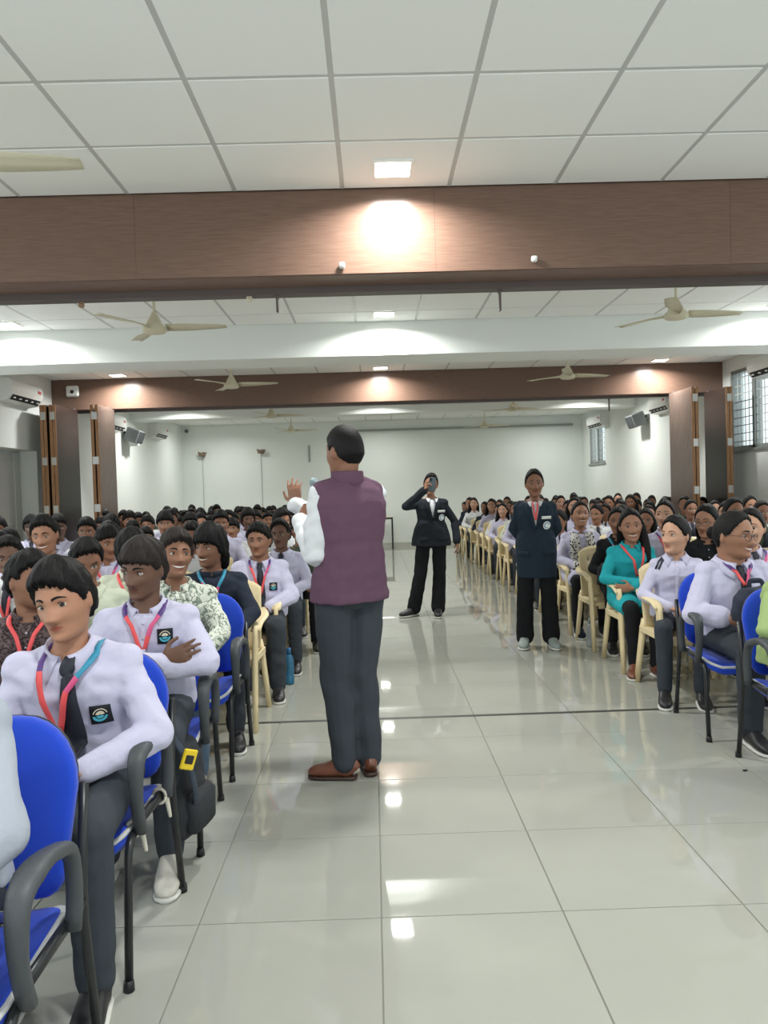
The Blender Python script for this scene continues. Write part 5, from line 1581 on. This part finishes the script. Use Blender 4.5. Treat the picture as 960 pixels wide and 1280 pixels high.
for side, XC, YR in (('L', LXC, LY), ('R', RXC, RY)):
    block = 'left' if side == 'L' else 'right'
    for r, y in enumerate(YR):
        for c, x in enumerate(XC):
            a = rnd.random(); b = rnd.random(); j = rnd.random()
            jx, jy = (rnd.random() - .5) * .14, (rnd.random() - .5) * .12
            if (side == 'L' and abs(x) > 4.4) or x > 5.2: continue
            hx, hy = px_of(x, y, 1.15); fx, fy = px_of(x, y, .8)
            if hx < -45 or hx > 1005: continue
            if y > 17.6: continue
            hero = (side, r, c) in HEROES
            where = '%s block row %s, %s' % (block, NUM[r + 1], 'aisle seat' if c == 0 else '%s seat from aisle' % ORD[c + 1])
            # chair
            blue = (c == 0 and ((side == 'L' and r < 4) or (side == 'R' and r < 2))) or (side, r, c) in (('L', 2, 1), ('R', 1, 1))
            if not blue:
                cx = x + (0 if hero else jx * .3)
                ang = (j - .5) * .14
                if c <= 1 and y < 13:
                    plastic_chair('cream plastic armchair, ' + where, (cx, y, 0), ang)
                else:
                    if far_me is None: far_me = far_chair_mesh()
                    o = obj('plastic_chair', far_me, None, (cx, y, 0), (0, 0, ang))
                    tag(o, 'cream plastic armchair, ' + where, 'chair', 'cream plastic armchairs')
            if hero or (a < .05 and c > 0 and r > 4): continue
            far = y > 9.0
            k = int(b * 6) % 6
            if prev.get((side, c)) == k: k = (k + 1) % 6
            prev[(side, c)] = k
            nm, sm = SHIRTS[int(a * 997) % len(SHIRTS)]
            lab = '%s in %s with %s, %s' % ('boy' if side == 'L' else 'girl', nm, (MALES if side == 'L' else FEMS)[k][2], where)
            src = proto(side, k, far)
            sw = {'lilac_cloth': sm} if sm else None
            loc = (x + jx, y + jy, 0); rz = (j - .5) * .3 + (.08 if side == 'L' else -.10)
            grp = S_ if side == 'L' else G_
            if (side, k, far) not in used:
                used.add((side, k, far)); src.location = loc; src.rotation_euler = (0, 0, rz); src['label'] = lab; src['group'] = grp
                o = src; sc = .89 + .11 * j
                if sm:
                    def sw_(q):
                        if q.type == 'MESH':
                            for sl in q.material_slots:
                                if sl.material and sl.material.name == 'lilac_cloth':
                                    sl.link = 'OBJECT'; sl.material = sm
                        for ch in q.children: sw_(ch)
                    sw_(src)
                    # later copies start from lilac again
                    src['base_swapped'] = True
            else:
                full = {'lilac_cloth': sm or M_LILAC}
                for mm in (M_WHITE, M_MINT, M_NAVY, M_OLIVE): full[mm.name] = sm or M_LILAC
                o = dup(src, loc, rz, lab, grp, full); sc = .89 + .11 * j
            o.scale = (sc, sc, sc)

# ---------------------------------------------------------------- bags and bottles
def bag(name, label, loc, rz, w, d, h, m, strap=True, pocket=True, cat='bag'):
    t = thing(name, label, cat, loc, rz)
    b = MB(); b.loft([(0, 0, 0), (0, 0, .02), (0, 0, h * .3), (0, 0, h * .7), (0, 0, h * .93), (0, 0, h)],
                     [(w * .40, d * .38), (w * .49, d * .48), (w * .5, d * .5), (w * .47, d * .45), (w * .36, d * .32), (w * .15, d * .1)], side=(1, 0, 0), n=24, power=.62)
    obj('bag_body', remesh(b, 'bag_body', m, .010, 3, .5, .006, 5), t)
    if pocket:
        b = MB(); b.loft([(0, -d * .46, h * .08), (0, -d * .5, h * .12), (0, -d * .52, h * .4), (0, -d * .45, h * .48)], [(w * .3, .02), (w * .38, .035), (w * .38, .035), (w * .3, .015)], side=(1, 0, 0), n=18, power=.6)
        b.build('front_pocket', m, t, True)
        MB().rbox(-w * .34, w * .34, -d * .57, -d * .54, h * .40, h * .412, .001).build('zip', mat('zip_grey', srgb(90, 92, 96), rough=.4), t)
    if strap:
        MB().loft(fillet([(-w * .12, d * .3, h * .9), (-w * .12, d * .35, h * 1.12), (w * .12, d * .35, h * 1.12), (w * .12, d * .3, h * .9)], .04), [(.014, .005)] * 14, n=8).build('carry_handle', m, t, True)
    return t
M_BAG = mat('black_bag_cloth', srgb(34, 37, 42), rough=.8, bump=.3, bscale=120)
M_BAGN = mat('navy_bag_cloth', srgb(30, 38, 56), rough=.8, bump=.3, bscale=120)
_bl, _br = V3(-.765, 2.88, .13), radians(80)
t = bag('backpack', 'black backpack slumped between second and third blue aisle chairs, yellow strap buckle', _bl, _br, .26, .15, .36, M_BAG, strap=False)
_w2 = lambda x, y, z: local(_br, x - _bl.x, y - _bl.y, z - _bl.z)
pts = fillet([_w2(-.93, 2.72, .80), _w2(-.83, 2.70, .70), _w2(-.745, 2.70, .56), _w2(-.692, 2.72, .46), _w2(-.68, 2.76, .34), _w2(-.70, 2.84, .22)], .05)
MB().loft(pts, [(.028, .006)] * len(pts), side=_w2(-.765, 3.88, .13) , n=8).build('shoulder_strap', mat('strap_navy', srgb(40, 52, 68), rough=.7), t, True)
by = MB(); by.rbox(-.026, .026, -.012, .0, -.036, .036, .004)
o = by.build('buckle', mat('buckle_yellow', srgb(226, 196, 40), rough=.4), t, loc=_w2(-.688, 2.700, .47)); o.rotation_euler = (0, .35, radians(-80 + 35))
MB().rbox(-.015, .015, -.016, -.008, -.014, .016, .002).build('buckle_slot', M_DARK, o)
bag('handbag', 'navy bag held on the lap of the spectacled girl', (2.06, RY[1] - .27, .64), radians(8), .33, .15, .20, M_BAGN, pocket=True)
bag('backpack', 'black bag on the lap of the girl in black jacket', (2.02, RY[4] - .25, .56), radians(-10), .28, .15, .20, M_BAG, pocket=False)
bottle(1.86, 6.58, ('clear', srgb(196, 204, 204), srgb(150, 160, 164)), 'clear plastic water bottle on floor beside the standing girl', .25, .036)
bottle(-.66, 5.62, ('blue', srgb(60, 140, 186), srgb(40, 100, 150)), 'blue water bottle on floor by the left aisle chairs', .27, .036)
t = thing('paper_scrap', 'small dark scrap on the floor beside right front chair leg', 'scrap', (1.76, 3.62, .001), .3)
MB().rbox(-.012, .012, -.006, .006, 0, .006, .002).build('scrap', M_BAG, t)
